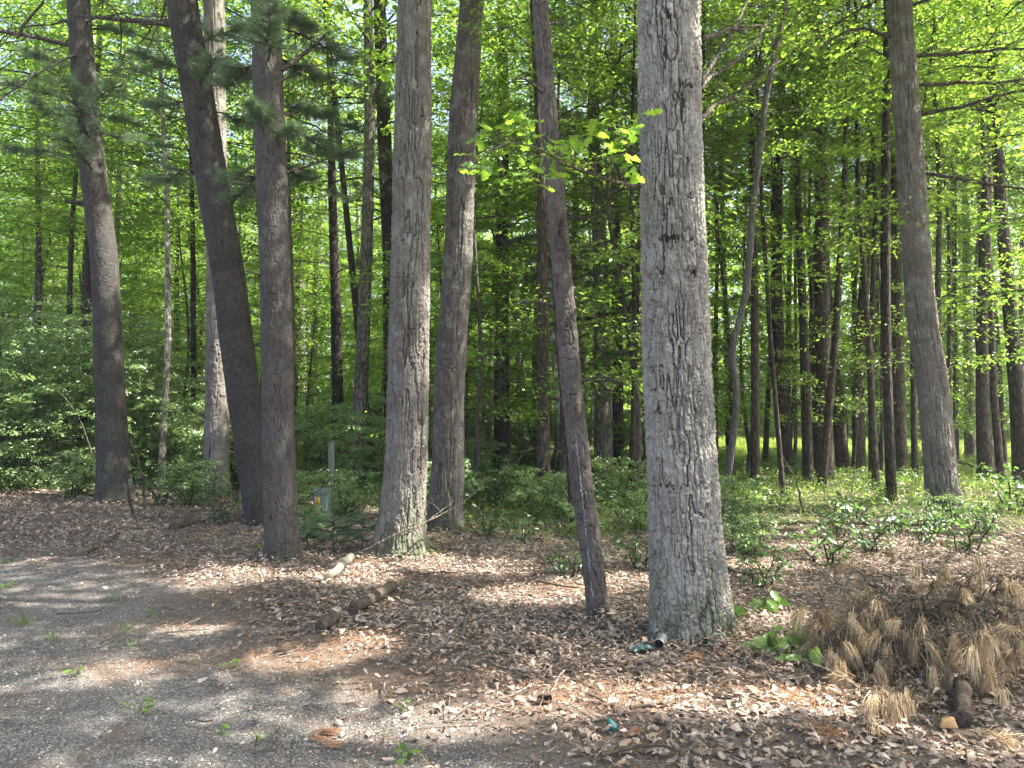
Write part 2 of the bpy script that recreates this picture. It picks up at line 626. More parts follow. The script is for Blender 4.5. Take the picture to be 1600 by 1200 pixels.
gx = axis([(-900, -120, 60), (-120, -30, 6), (-30, -9, .5), (-9, 7, .045), (7, 30, .5), (30, 120, 6), (120, 901, 60)])
gy = axis([(-900, -100, 60), (-100, -10, 6), (-10, 2, .4), (2, 10, .045), (10, 18, .12), (18, 60, .7), (60, 140, 6), (140, 901, 60)])
X, Y = np.meshgrid(gx, gy)
E = edge(X, Y)
Z = gz(X, Y)
Ew = E + 0.9 * (fbm(X * .9, Y * .9, 31) - .5) + .5 * (fbm(X * 5, Y * 5, 33) - .5)
near_m = (np.abs(X) < 12) & (Y > 1) & (Y < 18)
Z = Z + np.where(near_m, sstep(-.2, .5, E) * .02 * (fbm(X * 12, Y * 12, 40, 3) - .5), 0)
V = np.stack([X, Y, Z], -1).reshape(-1, 3)
ny, nx = X.shape
i, j = np.meshgrid(np.arange(ny - 1), np.arange(nx - 1), indexing="ij")
a = i * nx + j
F = np.stack([a, a + 1, a + nx + 1, a + nx], -1).reshape(-1, 4)
gmb = MB()
gmb.add(V, F)
gr_o = gmb.build("ground", [M["ground"]], smooth=True)


def gattr(name, val):
    t = gr_o.data.attributes.new(name, "FLOAT", "POINT")
    t.data.foreach_set("value", np.clip(val, 0, 1).astype(np.float32).ravel())


def field_w(x, y):
    return sstep(24.5, 26.5, y + 2 * (fbm(x * .3, y * .3, 55) - .5)) * sstep(.19, .25, x / np.maximum(y, 1)) * sstep(39.5, 37.5, y)


RUST = [(300, 975, .5), (215, 1045, .35), (480, 1035, .45), (610, 1065, .4), (245, 880, .35), (60, 775, .3), (560, 1000, .25), (420, 1025, .35),
        (690, 905, .3), (880, 920, .4), (900, 1090, .3), (1020, 1085, .3), (1250, 1090, .25), (1150, 1000, .25), (560, 880, .3), (370, 930, .35), (150, 800, .3)]
rust = np.zeros_like(X)
RC = []
for (px, py, r) in RUST:
    g = ground(px, py)
    RC.append((g, r))
    d = np.hypot((X - g[0]) / (1.5 * r), (Y - g[1]) / (.8 * r))
    rust = np.maximum(rust, sstep(1.0, .2, d + .9 * (fbm(X * 6, Y * 6, 61) - .5)))
gattr("litter", sstep(-.25, .3, Ew))
gattr("grass", sstep(5.5, 8, E + 4 * (fbm(X * .6, Y * .6, 57) - .5)) * .85)
gattr("field", field_w(X, Y))
gattr("rust", rust * .22)
setkind(gr_o, "structure")

# ------------------------------------------------------------------ trunks
def trunk_mesh(parent, pts, H, bark, hi=None, style=None, flare=.0, seed=0, name="trunk", marks=()):
    """pts: world centre + radius rows (x,y,z,r) from the base upward; returns the function centre(z)"""
    pts = np.asarray(pts, float)
    z0 = pts[0, 2]
    tx = pts[-1, :2] + np.clip((pts[-1, :2] - pts[-2, :2]) / max(pts[-1, 2] - pts[-2, 2], .1), -.05, .05) * (H - pts[-1, 2])
    ctrl = np.vstack([[*(pts[0, :2] - (pts[1, :2] - pts[0, :2]) * .1), z0 - .25, pts[0, 3] * 1.04], pts])
    if H > pts[-1, 2] + .5:
        zt = pts[-1, 2]
        m = zt + (H - zt) * .5
        ctrl = np.vstack([ctrl, [*(pts[-1, :2] * .5 + tx * .5), m, pts[-1, 3] * .68], [*tx, H, pts[-1, 3] * .18]])
    zz = np.linspace(ctrl[0, 2], ctrl[-1, 2], 400)
    C = np.stack([np.interp(zz, ctrl[:, 2], ctrl[:, k]) for k in (0, 1, 3)], 1)
    ker = np.ones(13) / 13
    for k in range(3):
        C[:, k] = np.convolve(np.pad(C[:, k], 6, mode="reflect", reflect_type="odd"), ker, "valid")
    C[:, 2] = np.maximum(C[:, 2], .006)
    ztop = hi[2] if hi else H
    if hi:
        rows = np.r_[np.arange(ctrl[0, 2], ztop, hi[1]), np.linspace(ztop, H, 30)]
        sides = hi[0]
    else:
        rows = np.linspace(ctrl[0, 2], H, 60)
        sides = 14
    cx, cy, cr = (np.interp(rows, zz, C[:, k]) for k in range(3))
    th = np.arange(sides) * 2 * PI / sides
    TH, ZZ = np.meshgrid(th, rows)
    r = cr[:, None] * np.ones_like(TH)
    low = vnoise(TH / (2 * PI) * 4, ZZ * .9, seed + 3, 4) - .5
    low2 = vnoise(TH / (2 * PI) * 9, ZZ * 3.1, seed + 4, 9) - .5
    r = r * (1 + .09 * low + .045 * low2)
    if flare:
        hgt = np.clip(ZZ - z0, 0, None)
        r = r * (1 + flare * np.exp(-hgt / .20) * (.55 + .6 * np.cos(TH * 5 + seed) * np.cos(TH * 2 + seed * 2)))
    tone = np.full(TH.shape, .5)
    if style:
        cw, ch, dep, brk, soft = style
        a_ = TH / (2 * PI)
        R_m = cr[len(cr) // 3]
        nA = max(5, int(round(2 * PI * R_m / cw)))
        nW = max(8, int(round(2 * PI * R_m / .03)))
        nF = max(12, int(round(2 * PI * R_m / .011)))
        wb = vnoise(a_ * nW, ZZ / .07, seed + 21, nW) - .5
        wf = vnoise(a_ * nF, ZZ / .018, seed + 22, nF) - .5
        wu = .55 * wb + .30 * wf
        wv = .35 * (vnoise(a_ * nW, ZZ / .05, seed + 23, nW) - .5) + .25 * (vnoise(a_ * nF, ZZ / .012, seed + 24, nF) - .5)
        v0 = ZZ / ch
        def crack(n, w):
            gu = (np.roll(n, -1, 1) - np.roll(n, 1, 1)) / (2 * 2 * PI * R_m / sides)
            gv = np.gradient(n, rows, axis=0)
            d = np.abs(n - .5) / (np.hypot(gu, gv) + 1.2)
            return sstep(0, w, d)
        nB, nC = int(nA * 1.7) + 1, int(nA * 1.4) + 1
        f1 = crack(vnoise(a_ * nA + wu, v0 + wv, seed, nA), soft)
        f2 = crack(vnoise(a_ * nB + wu * 1.3 + .37, v0 * 1.5 + wv + 7.3, seed + 1, nB), soft * .8)
        f3 = crack(vnoise(a_ * nC + wu, ZZ / (cw * 1.3) + wv * 2.2, seed + 2, nC), soft * .6)
        n4 = vnoise(a_ * nA * 3 + wu * 2, v0 * 3.1 + 2 * wv, seed + 6, nA * 3)
        n5 = vnoise(a_ * nA + 3.3, v0 + 1.7, seed + 8, nA)
        v1 = sstep(.22, .55, vnoise(a_ * max(4, nA // 3) + 5.1, ZZ / (ch * 2.2) + wv, seed + 31, max(4, nA // 3)))
        v2 = sstep(.35, .65, vnoise(a_ * max(4, nA // 2) + 2.7, ZZ / ch + wv, seed + 32, max(4, nA // 2)))
        f1 = 1 - (1 - f1) * (.6 + .4 * v1)
        f2 = 1 - (1 - f2) * (.45 + .55 * v2)
        h = np.minimum(f1, .3 + .7 * f2) * (1 - brk * (1 - f3) * sstep(.35, .7, n5))
        hh = h * (.62 + .42 * n4) + .34 * wf * (.25 + h) + .16 * wb
        fade = np.clip((rows[-1] - ZZ) / 2, 0, 1)
        r = r + dep * (hh - .55) * fade
        tone = np.clip(hh, 0, 1)
        for (mx, my, su, sv, amp) in marks:
            p_ = at(mx, my, pts[0, 1] - R_m)
            k_ = int(np.argmin(np.abs(rows - p_[2])))
            ths = math.asin(max(-1, min(1, (p_[0] - cx[k_]) / cr[k_] * (1 - R_m / max(pts[0, 1], 1)) )))
            tc = -PI / 2 + ths
            du = (np.mod(TH - tc + PI, 2 * PI) - PI) * R_m + .012 * wb * 2
            dv = ZZ - p_[2] + .03 * wf
            gss = np.exp(-(du / su) ** 2 - (dv / sv) ** 2)
            ring = np.exp(-((np.hypot(du / su, dv / sv) - 1) / .35) ** 2)
            r = r + amp * gss + (.006 * ring if abs(amp) < .05 and sv < .2 else 0)
            tone = np.clip(tone - (.8 if amp < 0 else .35) * gss, 0, 1)
    V = np.stack([cx[:, None] + r * np.cos(TH), cy[:, None] + r * np.sin(TH), ZZ], -1)
    nr = len(rows)
    i, j = np.meshgrid(np.arange(nr - 1), np.arange(sides), indexing="ij")
    a, b = i * sides + j, i * sides + (j + 1) % sides
    mb = MB()
    mb.add(V.reshape(-1, 3), np.stack([a, b, b + sides, a + sides], -1).reshape(-1, 4), 0, tone.ravel())
    mb.add(V[-1], np.arange(sides)[None], 0, .5)
    o = mb.build(name, [bark], parent, parent.location, smooth=True)
    return lambda z: np.array([np.interp(z, zz, C[:, 0]), np.interp(z, zz, C[:, 1]), z, np.interp(z, zz, C[:, 2])])


# ------------------------------------------------------------------ foliage makers
def spray(mb, p0, az, L, rise, droop, nleaf, ll, r, tw=.012, flat=.45, leaf=leaf6, mi_leaf=1, mi_tw=0, lw=.62, spread=.5, ntw=9, tubes=True):
    d = np.array([math.cos(az), math.sin(az), 0])
    up = np.array([0, 0, 1.0])
    f = lambda t: p0 + d * (L * t)[:, None] + up * (L * (rise * t - droop * t * t))[:, None]
    t = np.linspace(0, 1, 7)
    P = wobble(f(t), .05 * L, int(r.integers(1e9)))
    if tubes:
        tube(mb, P, np.linspace(tw, tw * .25, 7), 5, mi_tw, .5, False)
    tt = np.linspace(.22, 1, ntw)
    base = np.stack([np.interp(tt, t, P[:, k]) for k in range(3)], 1)
    sgn = np.where(np.arange(ntw) % 2 == 0, 1, -1)
    ang = az + sgn * r.uniform(.5, 1.15, ntw)
    ang[-1] = az
    tl = L * spread * (1.05 - .65 * tt) * r.uniform(.7, 1.2, ntw)
    td = np.stack([np.cos(ang), np.sin(ang), r.normal(-.02, .14, ntw)], 1)
    if tubes:
        for k in range(ntw):
            s = np.linspace(0, 1, 4)[:, None]
            tube(mb, base[k] + td[k] * tl[k] * s - up * (.12 * tl[k]) * s ** 2, np.linspace(tw * .32, tw * .1, 4), 4, mi_tw, .5, False)
    k = r.integers(0, ntw, nleaf)
    s = r.uniform(.05, 1.05, nleaf) ** .8
    side = r.normal(0, .17, nleaf)
    perp = np.stack([-np.sin(ang), np.cos(ang), np.zeros(ntw)], 1)
    pos = base[k] + td[k] * (tl[k] * s)[:, None] - up * (.12 * tl[k] * s * s)[:, None] + perp[k] * (tl[k] * side * (1 - .5 * s))[:, None] + r.normal(0, .045, (nleaf, 3)) * [1, 1, .8] * max(L, .8)
    la = ang[k] + np.where(r.random(nleaf) < .5, 1, -1) * r.uniform(.2, 1.3, nleaf)
    D = np.stack([np.cos(la), np.sin(la), r.normal(-.25, .3, nleaf)], 1)
    Nn = np.stack([r.normal(0, flat, nleaf), r.normal(0, flat, nleaf), np.ones(nleaf)], 1)
    sz = ll * r.uniform(.65, 1.25, nleaf)
    leaf(mb, pos, D, Nn, sz, sz * lw, mi_leaf, np.clip(r.normal(.5, .22, nleaf) + r.normal(0, .12), 0, 1))


def crown_canopy(seed, Hc, Rc, nb, nl, ll, leafm, leaf=leaf6, flat=.6, sh=1.0):
    r = np.random.default_rng(seed)
    mb = MB()
    for b in range(nb):
        q = (b + r.random()) / nb
        z = Hc * q * .92
        L = Rc * sh * (math.sin(PI * (.18 + .78 * q)) ** .8) * r.uniform(.75, 1.15)
        spray(mb, np.array([0, 0, z]), b * 2.39996 + r.normal(0, .4), L, r.uniform(.15, .55), r.uniform(.1, .35), int(nl * (.5 + L / Rc)), ll, r, .008 + .0045 * L, flat, leaf, spread=.55, ntw=11)
    return proto(mb.build("crown", [M["twig"], leafm]))


def understory(seed, Ht, z0, R0, nb, nl, ll, leafm, leaf=leaf6):
    r = np.random.default_rng(seed)
    mb, tb = MB(), MB()
    z = np.linspace(-.15, Ht, 14)
    P = np.stack([.10 * Ht * .2 * np.sin(z * .9 + seed), .10 * Ht * .2 * np.cos(z * .7 + seed * 2), z], 1)
    P[:, :2] -= P[0, :2]
    tube(tb, P, np.interp(z, [0, Ht], [.012 * Ht ** .9 * .6 + .01, .006]), 8)
    for b in range(nb):
        q = (b + r.random()) / nb
        zz = z0 + (Ht - z0) * q
        c = np.array([np.interp(zz, z, P[:, 0]), np.interp(zz, z, P[:, 1]), zz])
        L = R0 * (1.05 - .75 * q ** 1.4) * r.uniform(.6, 1.2)
        spray(mb, c, b * 2.39996 + r.normal(0, .5), L, r.uniform(.1, .45), r.uniform(.15, .4), int(nl * (.35 + .75 * L / R0)), ll, r, .008 + .004 * L, .38, leaf, spread=.6)
    return proto(tb.build("trunk", [M["twig"]], smooth=True)), proto(mb.build("crown", [M["twig"], leafm]))


def needles(mb, C, D, n, L, w, r, mi=1, spread=.8, droop=.0, bend=False, tone0=.5):
    """tufts of needles at C pointing along D"""
    m = len(C)
    Cc = np.repeat(C, n, 0)
    Dd = np.repeat(norm(D), n, 0)
    dirs = norm(Dd + r.normal(0, spread, (m * n, 3)) - np.array([0, 0, droop]))
    LL = L * r.uniform(.7, 1.15, m * n)[:, None]
    sd = norm(np.cross(dirs, r.normal(0, 1, (m * n, 3)))) * w * .5
    st = Cc + r.normal(0, L * .08, (m * n, 3)) - Dd * (r.random((m * n, 1)) * L * .5)
    tone = np.clip(np.repeat(r.normal(tone0, .16, m), n) + r.normal(0, .12, m * n), 0, 1)
    if bend:
        mid = st + dirs * LL * .5
        tip = mid + norm(dirs + np.array([0, 0, -1.1])) * LL * .55
        v = np.stack([st - sd, st + sd, mid - sd, mid + sd, tip], 1)
        b = np.arange(m * n)[:, None] * 5
        mb.add(v.reshape(-1, 3), b + np.array([0, 1, 3, 2]), mi, np.repeat(tone, 5))
        k = len(mb.f)
        mb.f.append((b + np.array([2, 3, 4]) + mb.n - m * n * 5, mi))
    else:
        v = np.stack([st - sd, st + sd, st + dirs * LL], 1)
        b = np.arange(m * n)[:, None] * 3
        mb.add(v.reshape(-1, 3), b + np.array([0, 1, 2]), mi, np.repeat(tone, 3))


def pine_branch_into(mb, p0, az, L, rise, r, ntuft=22, nn=36, nl=.10, w=.0022, start=.35):
    d = np.array([math.cos(az), math.sin(az), 0])
    t = np.linspace(0, 1, 8)
    P = p0 + d * (L * t)[:, None] + np.array([0, 0, 1.0]) * (L * (rise * t - .22 * t * t + .12 * t ** 4))[:, None]
    P = wobble(P, .05 * L, int(r.integers(1e9)))
    tube(mb, P, np.linspace(.008 + .007 * L, .004, 8), 5, 0, .5, False)
    C, D = [], []
    for k in range(ntuft):
        q = r.uniform(start, 1)
        b = np.array([np.interp(q, t, P[:, m]) for m in range(3)])
        aa = az + r.choice([-1, 1]) * r.uniform(.3, 1.2)
        l = L * r.uniform(.08, .36) * (1.15 - .6 * q)
        dd = np.array([math.cos(aa), math.sin(aa), r.normal(.05, .2)])
        e = b + dd * l
        tube(mb, np.array([b, b + dd * l * .5 + [0, 0, -.03 * l], e]), [.006, .004, .003], 4, 0, .5, False)
        C.append(e)
        D.append(dd + [0, 0, .15])
        C.append(b + dd * l * .7)
        D.append(dd)
    needles(mb, np.array(C), np.array(D), nn, nl, w, r, 1, .8)


def pine_crown(seed, z0, z1, nw, L0, L1, nt=14, nn=30, w=.003, nl=.11):
    r = np.random.default_rng(seed)
    mb = MB()
    for k in range(nw):
        q = k / nw
        z = z0 + (z1 - z0) * q + r.normal(0, .15)
        for b in range(r.integers(3, 5)):
            L = (L0 + (L1 - L0) * q) * r.uniform(.6, 1.15)
            pine_branch_into(mb, np.array([0, 0, z]), r.uniform(0, 2 * PI), L, r.uniform(-.05, .3), r, nt, nn, nl, w)
    return proto(mb.build("crown", [M["twig"], M["needle"]]))


HI = [crown_canopy(100 + k, 9.5, 3.7, 32, 200, .11, M["leaf"]) for k in range(3)]
HIW = [crown_canopy(120 + k, 8.5, 5.2, 34, 330, .115, M["leaf"]) for k in range(2)]
MID = [crown_canopy(140 + k, 11, 2.6, 32, 170, .09, M["leaf"], flat=.5) for k in range(3)]
UND = [understory(200 + k, h, z0, R0, nb, 230, .08, M["leaf"]) for k, (h, z0, R0, nb) in enumerate([(7.5, 1.5, 2.1, 30), (9.5, 2.2, 2.4, 34), (5.5, .9, 1.7, 24), (8.5, 1.2, 2.0, 32)])]
PIN = [pine_crown(300 + k, 0, 9, 12, 2.5, 1.3) for k in range(2)]


def shrub_proto(seed, Hs, Rs, nst, nl, ll, leafm, lw=.5):
    r = np.random.default_rng(seed)
    mb, tb = MB(), MB()
    for k in range(nst):
        az = k * 2.39996 + r.normal(0, .3)
        R_, H_ = Rs * r.uniform(.25, 1), Hs * r.uniform(.55, 1.05)
        t = np.linspace(0, 1, 9)
        P = np.stack([math.cos(az) * (R_ * t ** 1.3 + .08), math.sin(az) * (R_ * t ** 1.3 + .08), H_ * (1.25 * t - .28 * t ** 3) - .1], 1)
        P = wobble(P, .12 * Hs, int(r.integers(1e9)))
        tube(tb, P, np.linspace(.014, .003, 9), 5, 0, .5, False)
        for q in np.linspace(.10, 1, 9):
            b = np.array([np.interp(q, t, P[:, m]) for m in range(3)])
            spray(mb, b, r.uniform(0, 2 * PI), Hs * r.uniform(.14, .3), r.uniform(.0, .5), .25, int(nl / nst / 9), ll, r, .004, .85, leaf6, lw=lw, ntw=6)
    return proto(tb.build("stem", [M["twig"]])), proto(mb.build("foliage", [M["twig"], leafm]))


SHR = [shrub_proto(400, 3.7, 1.9, 20, 17000, .066, M["shrub"]), shrub_proto(401, 2.3, 1.4, 15, 10500, .06, M["shrub"]), shrub_proto(402, 1.1, .8, 9, 2600, .06, M["shrub"])]
SAP = [shrub_proto(410, .75, .45, 5, 260, .08, M["leaf_dark"], .6), shrub_proto(411, .45, .35, 4, 170, .07, M["leaf_dark"], .6)]

# ------------------------------------------------------------------ the trees traced one by one
OAK_P = (.027, .16, .028, .6, .0115)
OAK_B = (.034, .32, .026, .4, .012)
PINE_S = (.022, .075, .011, .8, .009)


def row(pts, Y):
    out = []
    for (px, py, w) in pts:
        p = at(px, py, Y)
        out.append([p[0], p[1], p[2], w * .5 * Y / FPX])
    return out


G_PINE = "scaly dark pine trunks along the drive"
G_MID = "trunks standing in the wood"
# name, label, group, pixel trace (x, y, width), bark, hi, style, flare, height, crown
TREES = [
    ("pine_tree", "tall dark pine trunk rising out of the big shrubs beside the drive", G_PINE, [(180, 785, 50), (172, 600, 42), (163, 400, 40), (137, 200, 37), (122, 0, 33)], "pine_bark_dark", (110, .013, 7.5), PINE_S, .25, 17, ("pine", 8.3)),
    ("pine_tree", "dark pine trunk leaning strongly, its foot hidden by the straight pine", G_PINE, [(409, 818, 48), (385, 640, 51), (352, 400, 50), (318, 200, 48), (288, 30, 47), (283, 0, 46)], "pine_bark_dark", (130, .011, 7), PINE_S, .15, 17, ("pine", 7.6)),
    ("pine_tree", "straight scaly pine trunk standing at the edge of the leaf litter", G_PINE, [(440, 872, 52), (437, 740, 48), (430, 400, 46), (420, 180, 45), (415, 0, 44)], "pine_bark", (150, .009, 6.2), PINE_S, .3, 17, ("pine", 6.8)),
    ("oak_tree", "slender pale grey trunk behind the leaning pine, foot in the shrubs", G_MID, [(338, 775, 40), (339, 640, 33), (340, 400, 33), (337, 200, 31), (335, 0, 30)], "oak_brown", (90, .014, 8), OAK_B, .2, 17, ("hi", 8.2)),
    ("oak_tree", "stout brown oak trunk with ridged bark and a mossy foot, mid photo", G_MID, [(625, 868, 80), (629, 800, 66), (635, 700, 62), (641, 400, 60), (646, 200, 56), (648, 0, 50)], "oak_brown", (230, .0085, 6.6), OAK_B, .4, 18, ("hiw", 7.2)),
    ("oak_tree", "curving brown oak trunk just behind the stout ridged oak", G_MID, [(695, 828, 54), (700, 720, 48), (702, 600, 46), (716, 400, 42), (722, 200, 42), (737, 0, 36)], "oak_dark", (150, .010, 7.2), OAK_B, .2, 17, ("hi", 7.6)),
    ("dead_tree", "thin dark leaning trunk with flaking bark and pale resin streaks", G_MID, [(936, 962, 34), (926, 880, 33), (915, 800, 34), (893, 600, 31), (876, 400, 28), (859, 200, 26), (843, 0, 24)], "flaky", (120, .007, 5.2), (.034, .09, .013, .85, .007), .15, 9, None),
    ("oak_tree", "massive pale grey oak trunk nearest the camera with flared foot", G_MID, [(1082, 992, 126), (1079, 950, 119), (1074, 880, 114), (1067, 780, 106), (1058, 600, 100), (1053, 400, 95), (1049, 200, 94), (1045, 0, 92)], "oak_pale", (400, .0045, 4.9), OAK_P, .16, 18, ("hiw", 6.4)),
    ("sapling", "smooth grey sinuous sapling beside the massive pale oak", G_MID, [(1127, 802, 11), (1139, 737, 11), (1148, 662, 11), (1152, 612, 11), (1149, 584, 12), (1140, 557, 12), (1152, 512, 11), (1165, 464, 11), (1170, 411, 11), (1175, 337, 11), (1186, 244, 10), (1197, 150, 10), (1211, 82, 9), (1229, 0, 8)], "smooth", None, None, .1, 11, ("mid", 5.5)),
    ("oak_tree", "big brown ridged trunk bowing gently, standing alone before the sunny field", G_MID, [(1478, 822, 52), (1470, 740, 45), (1457, 600, 43), (1440, 500, 42), (1425, 300, 38), (1412, 100, 36), (1405, 10, 35)], "oak_brown", (150, .010, 6.6), OAK_B, .2, 17, ("hiw", 6.8)),
    ("oak_tree", "straight ridged brown trunk with a sunlit edge, beyond the sinuous sapling", G_MID, [(1287, 750, 30), (1287, 640, 26), (1285, 500, 24), (1284, 300, 21), (1276, 100, 19), (1270, 0, 17)], "far_brown", None, None, .2, 18, ("hi", 9)),
    ("tree", "slim dark trunk with a wide foot bending before the field", G_MID, [(1232, 745, 26), (1226, 690, 21), (1219, 600, 19), (1213, 450, 17), (1215, 300, 15), (1222, 100, 12)], "far_dark", None, None, .25, 15, ("mid", 6)),
    ("tree", "sunlit trunk leaning out from behind the straight ridged brown trunk", G_MID, [(1318, 735, 21), (1310, 650, 18), (1303, 580, 17), (1290, 440, 15)], "far_brown", None, None, .2, 15, ("mid", 6)),
    ("tree", "dark trunk leaning beside a pale dead stick, before the field", G_MID, [(1342, 737, 20), (1342, 600, 17), (1347, 500, 16), (1357, 350, 14), (1365, 200, 12)], "far_brown", None, None, .2, 15, ("mid", 6.4)),
    ("tree", "reddish dark thin trunk reaching down into low leafy saplings", G_MID, [(1393, 782, 16), (1388, 650, 15), (1384, 500, 14), (1383, 350, 14), (1385, 100, 11)], "far_dark", None, None, .15, 14, ("mid", 6)),
    ("tree", "thicker brown trunk close behind the reddish dark thin trunk", G_MID, [(1407, 740, 21), (1404, 600, 19), (1402, 500, 17), (1400, 350, 15)], "far_brown", None, None, .2, 15, ("mid", 6)),
    ("tree", "narrow upright trunk between the leaning dark and reddish thin trunks", G_MID, [(1366, 722, 11), (1367, 550, 10), (1371, 350, 9)], "far_brown", None, None, .1, 13, ("mid", 6)),
    ("tree", "dark trunk with a widened foot in grass beyond the bowing trunk", G_MID, [(1541, 752, 25), (1536, 650, 20), (1535, 500, 18), (1538, 400, 16), (1546, 200, 13)], "far_dark", None, None, .25, 15, ("mid", 6.4)),
    ("tree", "thin dark trunk crossing beside the trunk with the widened foot", G_MID, [(1564, 752, 12), (1553, 620, 11), (1546, 450, 10), (1540, 300, 9)], "far_dark", None, None, .1, 13, ("mid", 6)),
    ("tree", "dark tilting trunk at the photo's edge, past the two dark trunks in grass", G_MID, [(1598, 765, 26), (1590, 620, 23), (1576, 460, 20), (1562, 300, 17), (1552, 100, 14)], "far_dark", None, None, .2, 15, ("mid", 6.4)),
    ("tree", "pencil thin trunk just beyond the bowing brown trunk", G_MID, [(1494, 722, 9), (1493, 600, 8), (1491, 430, 7)], "far_brown", None, None, .1, 12, ("mid", 5)),
    ("tree", "greenish trunk with a forked stub standing at the field edge", G_MID, [(1516, 716, 16), (1514, 600, 14), (1511, 450, 12)], "far_grey", None, None, .2, 14, ("mid", 6)),
    ("pine_tree", "dark straight pine trunk between the curving oak and the flaking trunk", G_MID, [(785, 742, 28), (784, 600, 24), (785, 450, 21), (785, 300, 19), (787, 150, 17), (783, 0, 15)], "far_dark", None, None, .2, 17, ("pine", 4.6)),
    ("pine_tree", "slim brown trunk close beside the flaking trunk, foot in weeds", G_MID, [(851, 785, 24), (849, 700, 21), (847, 500, 19), (847, 300, 15), (840, 150, 12)], "far_brown", None, None, .15, 14, ("mid", 6.5)),
    ("pine_tree", "brown pine trunk veiled in needles, sunlit on one side", G_MID, [(944, 752, 30), (942, 600, 27), (938, 400, 23), (927, 200, 20), (930, 0, 18)], "far_grey", None, None, .2, 17, ("pine", 3.6)),
    ("pine_tree", "darker pine trunk touching the sunlit needle veiled pine", G_MID, [(966, 735, 20), (965, 600, 18), (963, 420, 16), (960, 200, 13)], "far_dark", None, None, .2, 16, ("pine", 4.6)),
    ("tree", "nearly black slim trunk rising from shrubs behind the straight pine", G_MID, [(529, 735, 21), (528, 640, 19), (524, 450, 16), (519, 300, 13), (516, 150, 10)], "far_dark", None, None, .15, 15, ("mid", 7)),
    ("tree", "slender trunk leaning across in front of the broad shaded trunk", G_MID, [(585, 745, 13), (572, 640, 12), (560, 520, 11), (548, 400, 10), (530, 220, 9), (517, 100, 8), (505, 0, 7)], "far_dark", None, None, .1, 12, ("mid", 7)),
    ("oak_tree", "broad shaded trunk in the shrubs beyond the leaning slender trunk", G_MID, [(560, 752, 25), (564, 600, 22), (573, 400, 19), (578, 200, 17), (575, 0, 15)], "far_grey", None, None, .2, 17, ("hi", 8)),
    ("pine_tree", "dark trunk half hidden behind the stout ridged oak", G_MID, [(612, 745, 22), (610, 600, 21), (608, 400, 21), (600, 200, 22), (593, 0, 19)], "far_dark", None, None, .2, 17, ("pine", 6)),
    ("tree", "mottled whitish forked trunk far beyond the big shrubs", G_MID, [(72, 690, 22), (76, 480, 20), (78, 330, 17), (76, 180, 16), (72, 0, 15)], "far_pale", None, None, .2, 17, ("hi", 9)),
    ("tree", "mottled trunk curving away from the whitish forked trunk", G_MID, [(80, 688, 18), (88, 460, 18), (98, 380, 15), (108, 280, 12), (112, 230, 10)], "far_pale", None, None, .2, 15, ("mid", 8)),
    ("tree", "pale sun flecked trunk seen beside the straight pine", G_MID, [(476, 690, 13), (473, 560, 13), (470, 450, 12), (462, 330, 10)], "far_pale", None, None, .1, 16, ("mid", 8)),
    ("tree", "whitish slim trunk next to the pale sun flecked trunk", G_MID, [(486, 700, 12), (489, 580, 12), (495, 430, 11), (499, 340, 9)], "far_pale", None, None, .1, 15, ("mid", 8)),
    ("tree", "thin straight trunk seen behind the upper sinuous sapling", G_MID, [(1180, 762, 15), (1180, 600, 13), (1179, 450, 12), (1177, 330, 11)], "far_brown", None, None, .1, 14, ("mid", 6)),
    ("tree", "thin dark trunk close to the massive oak's shaded side", G_MID, [(1139, 715, 10), (1136, 550, 9), (1130, 380, 8), (1124, 180, 7)], "far_dark", None, None, .1, 13, ("mid", 6)),
    ("tree", "dim trunk right behind the curving oak", G_MID, [(722, 745, 17), (724, 600, 15), (727, 450, 14), (735, 300, 12)], "far_brown", None, None, .15, 15, ("mid", 7)),
    ("tree", "thin brown trunk emerging behind the foot of the flaking trunk", G_MID, [(898, 832, 14), (892, 740, 12), (880, 620, 11), (868, 480, 9)], "far_brown", None, None, .1, 10, ("mid", 6)),
    ("tree", "small whitish sunlit trunk between the two ridged oaks", G_MID, [(680, 690, 9), (682, 560, 9), (685, 450, 8)], "far_pale", None, None, .1, 14, ("mid", 8)),
    ("tree", "thin trunk beside the pencil thin one, leaning over the field", G_MID, [(1480, 700, 8), (1482, 560, 8), (1484, 420, 7)], "far_brown", None, None, .1, 12, ("mid", 6)),
]
MARKS = {7: [(1042, 18, .05, .05, .03), (1047, 24, .022, .02, -.03), (1072, 128, .05, .04, .025), (1080, 131, .03, .012, -.02), (1066, 165, .02, .10, -.012), (1010, 130, .04, .10, .02), (1082, 420, .04, .04, .02), (1086, 425, .02, .015, -.02),
             (1045, 370, .10, .025, -.010), (1098, 505, .04, .05, .02), (1040, 85, .012, .10, -.012), (1075, 250, .03, .03, .015), (1030, 640, .03, .02, .012)],
         4: [(661, 560, .012, .22, -.022), (657, 690, .014, .30, -.026), (661, 170, .05, .06, .02), (660, 178, .025, .02, -.02), (632, 375, .04, .035, .012), (650, 810, .03, .15, -.015)],
         2: [(440, 110, .04, .03, .015), (425, 455, .03, .02, .012), (452, 560, .03, .02, .012), (422, 810, .02, .02, -.015)],
         5: [(728, 30, .05, .02, -.012), (735, 150, .03, .05, .012)],
         1: [(290, 80, .03, .03, .02), (313, 170, .025, .02, -.015), (345, 310, .03, .02, .018), (338, 440, .02, .02, -.015)]}
TR = []
taken = []
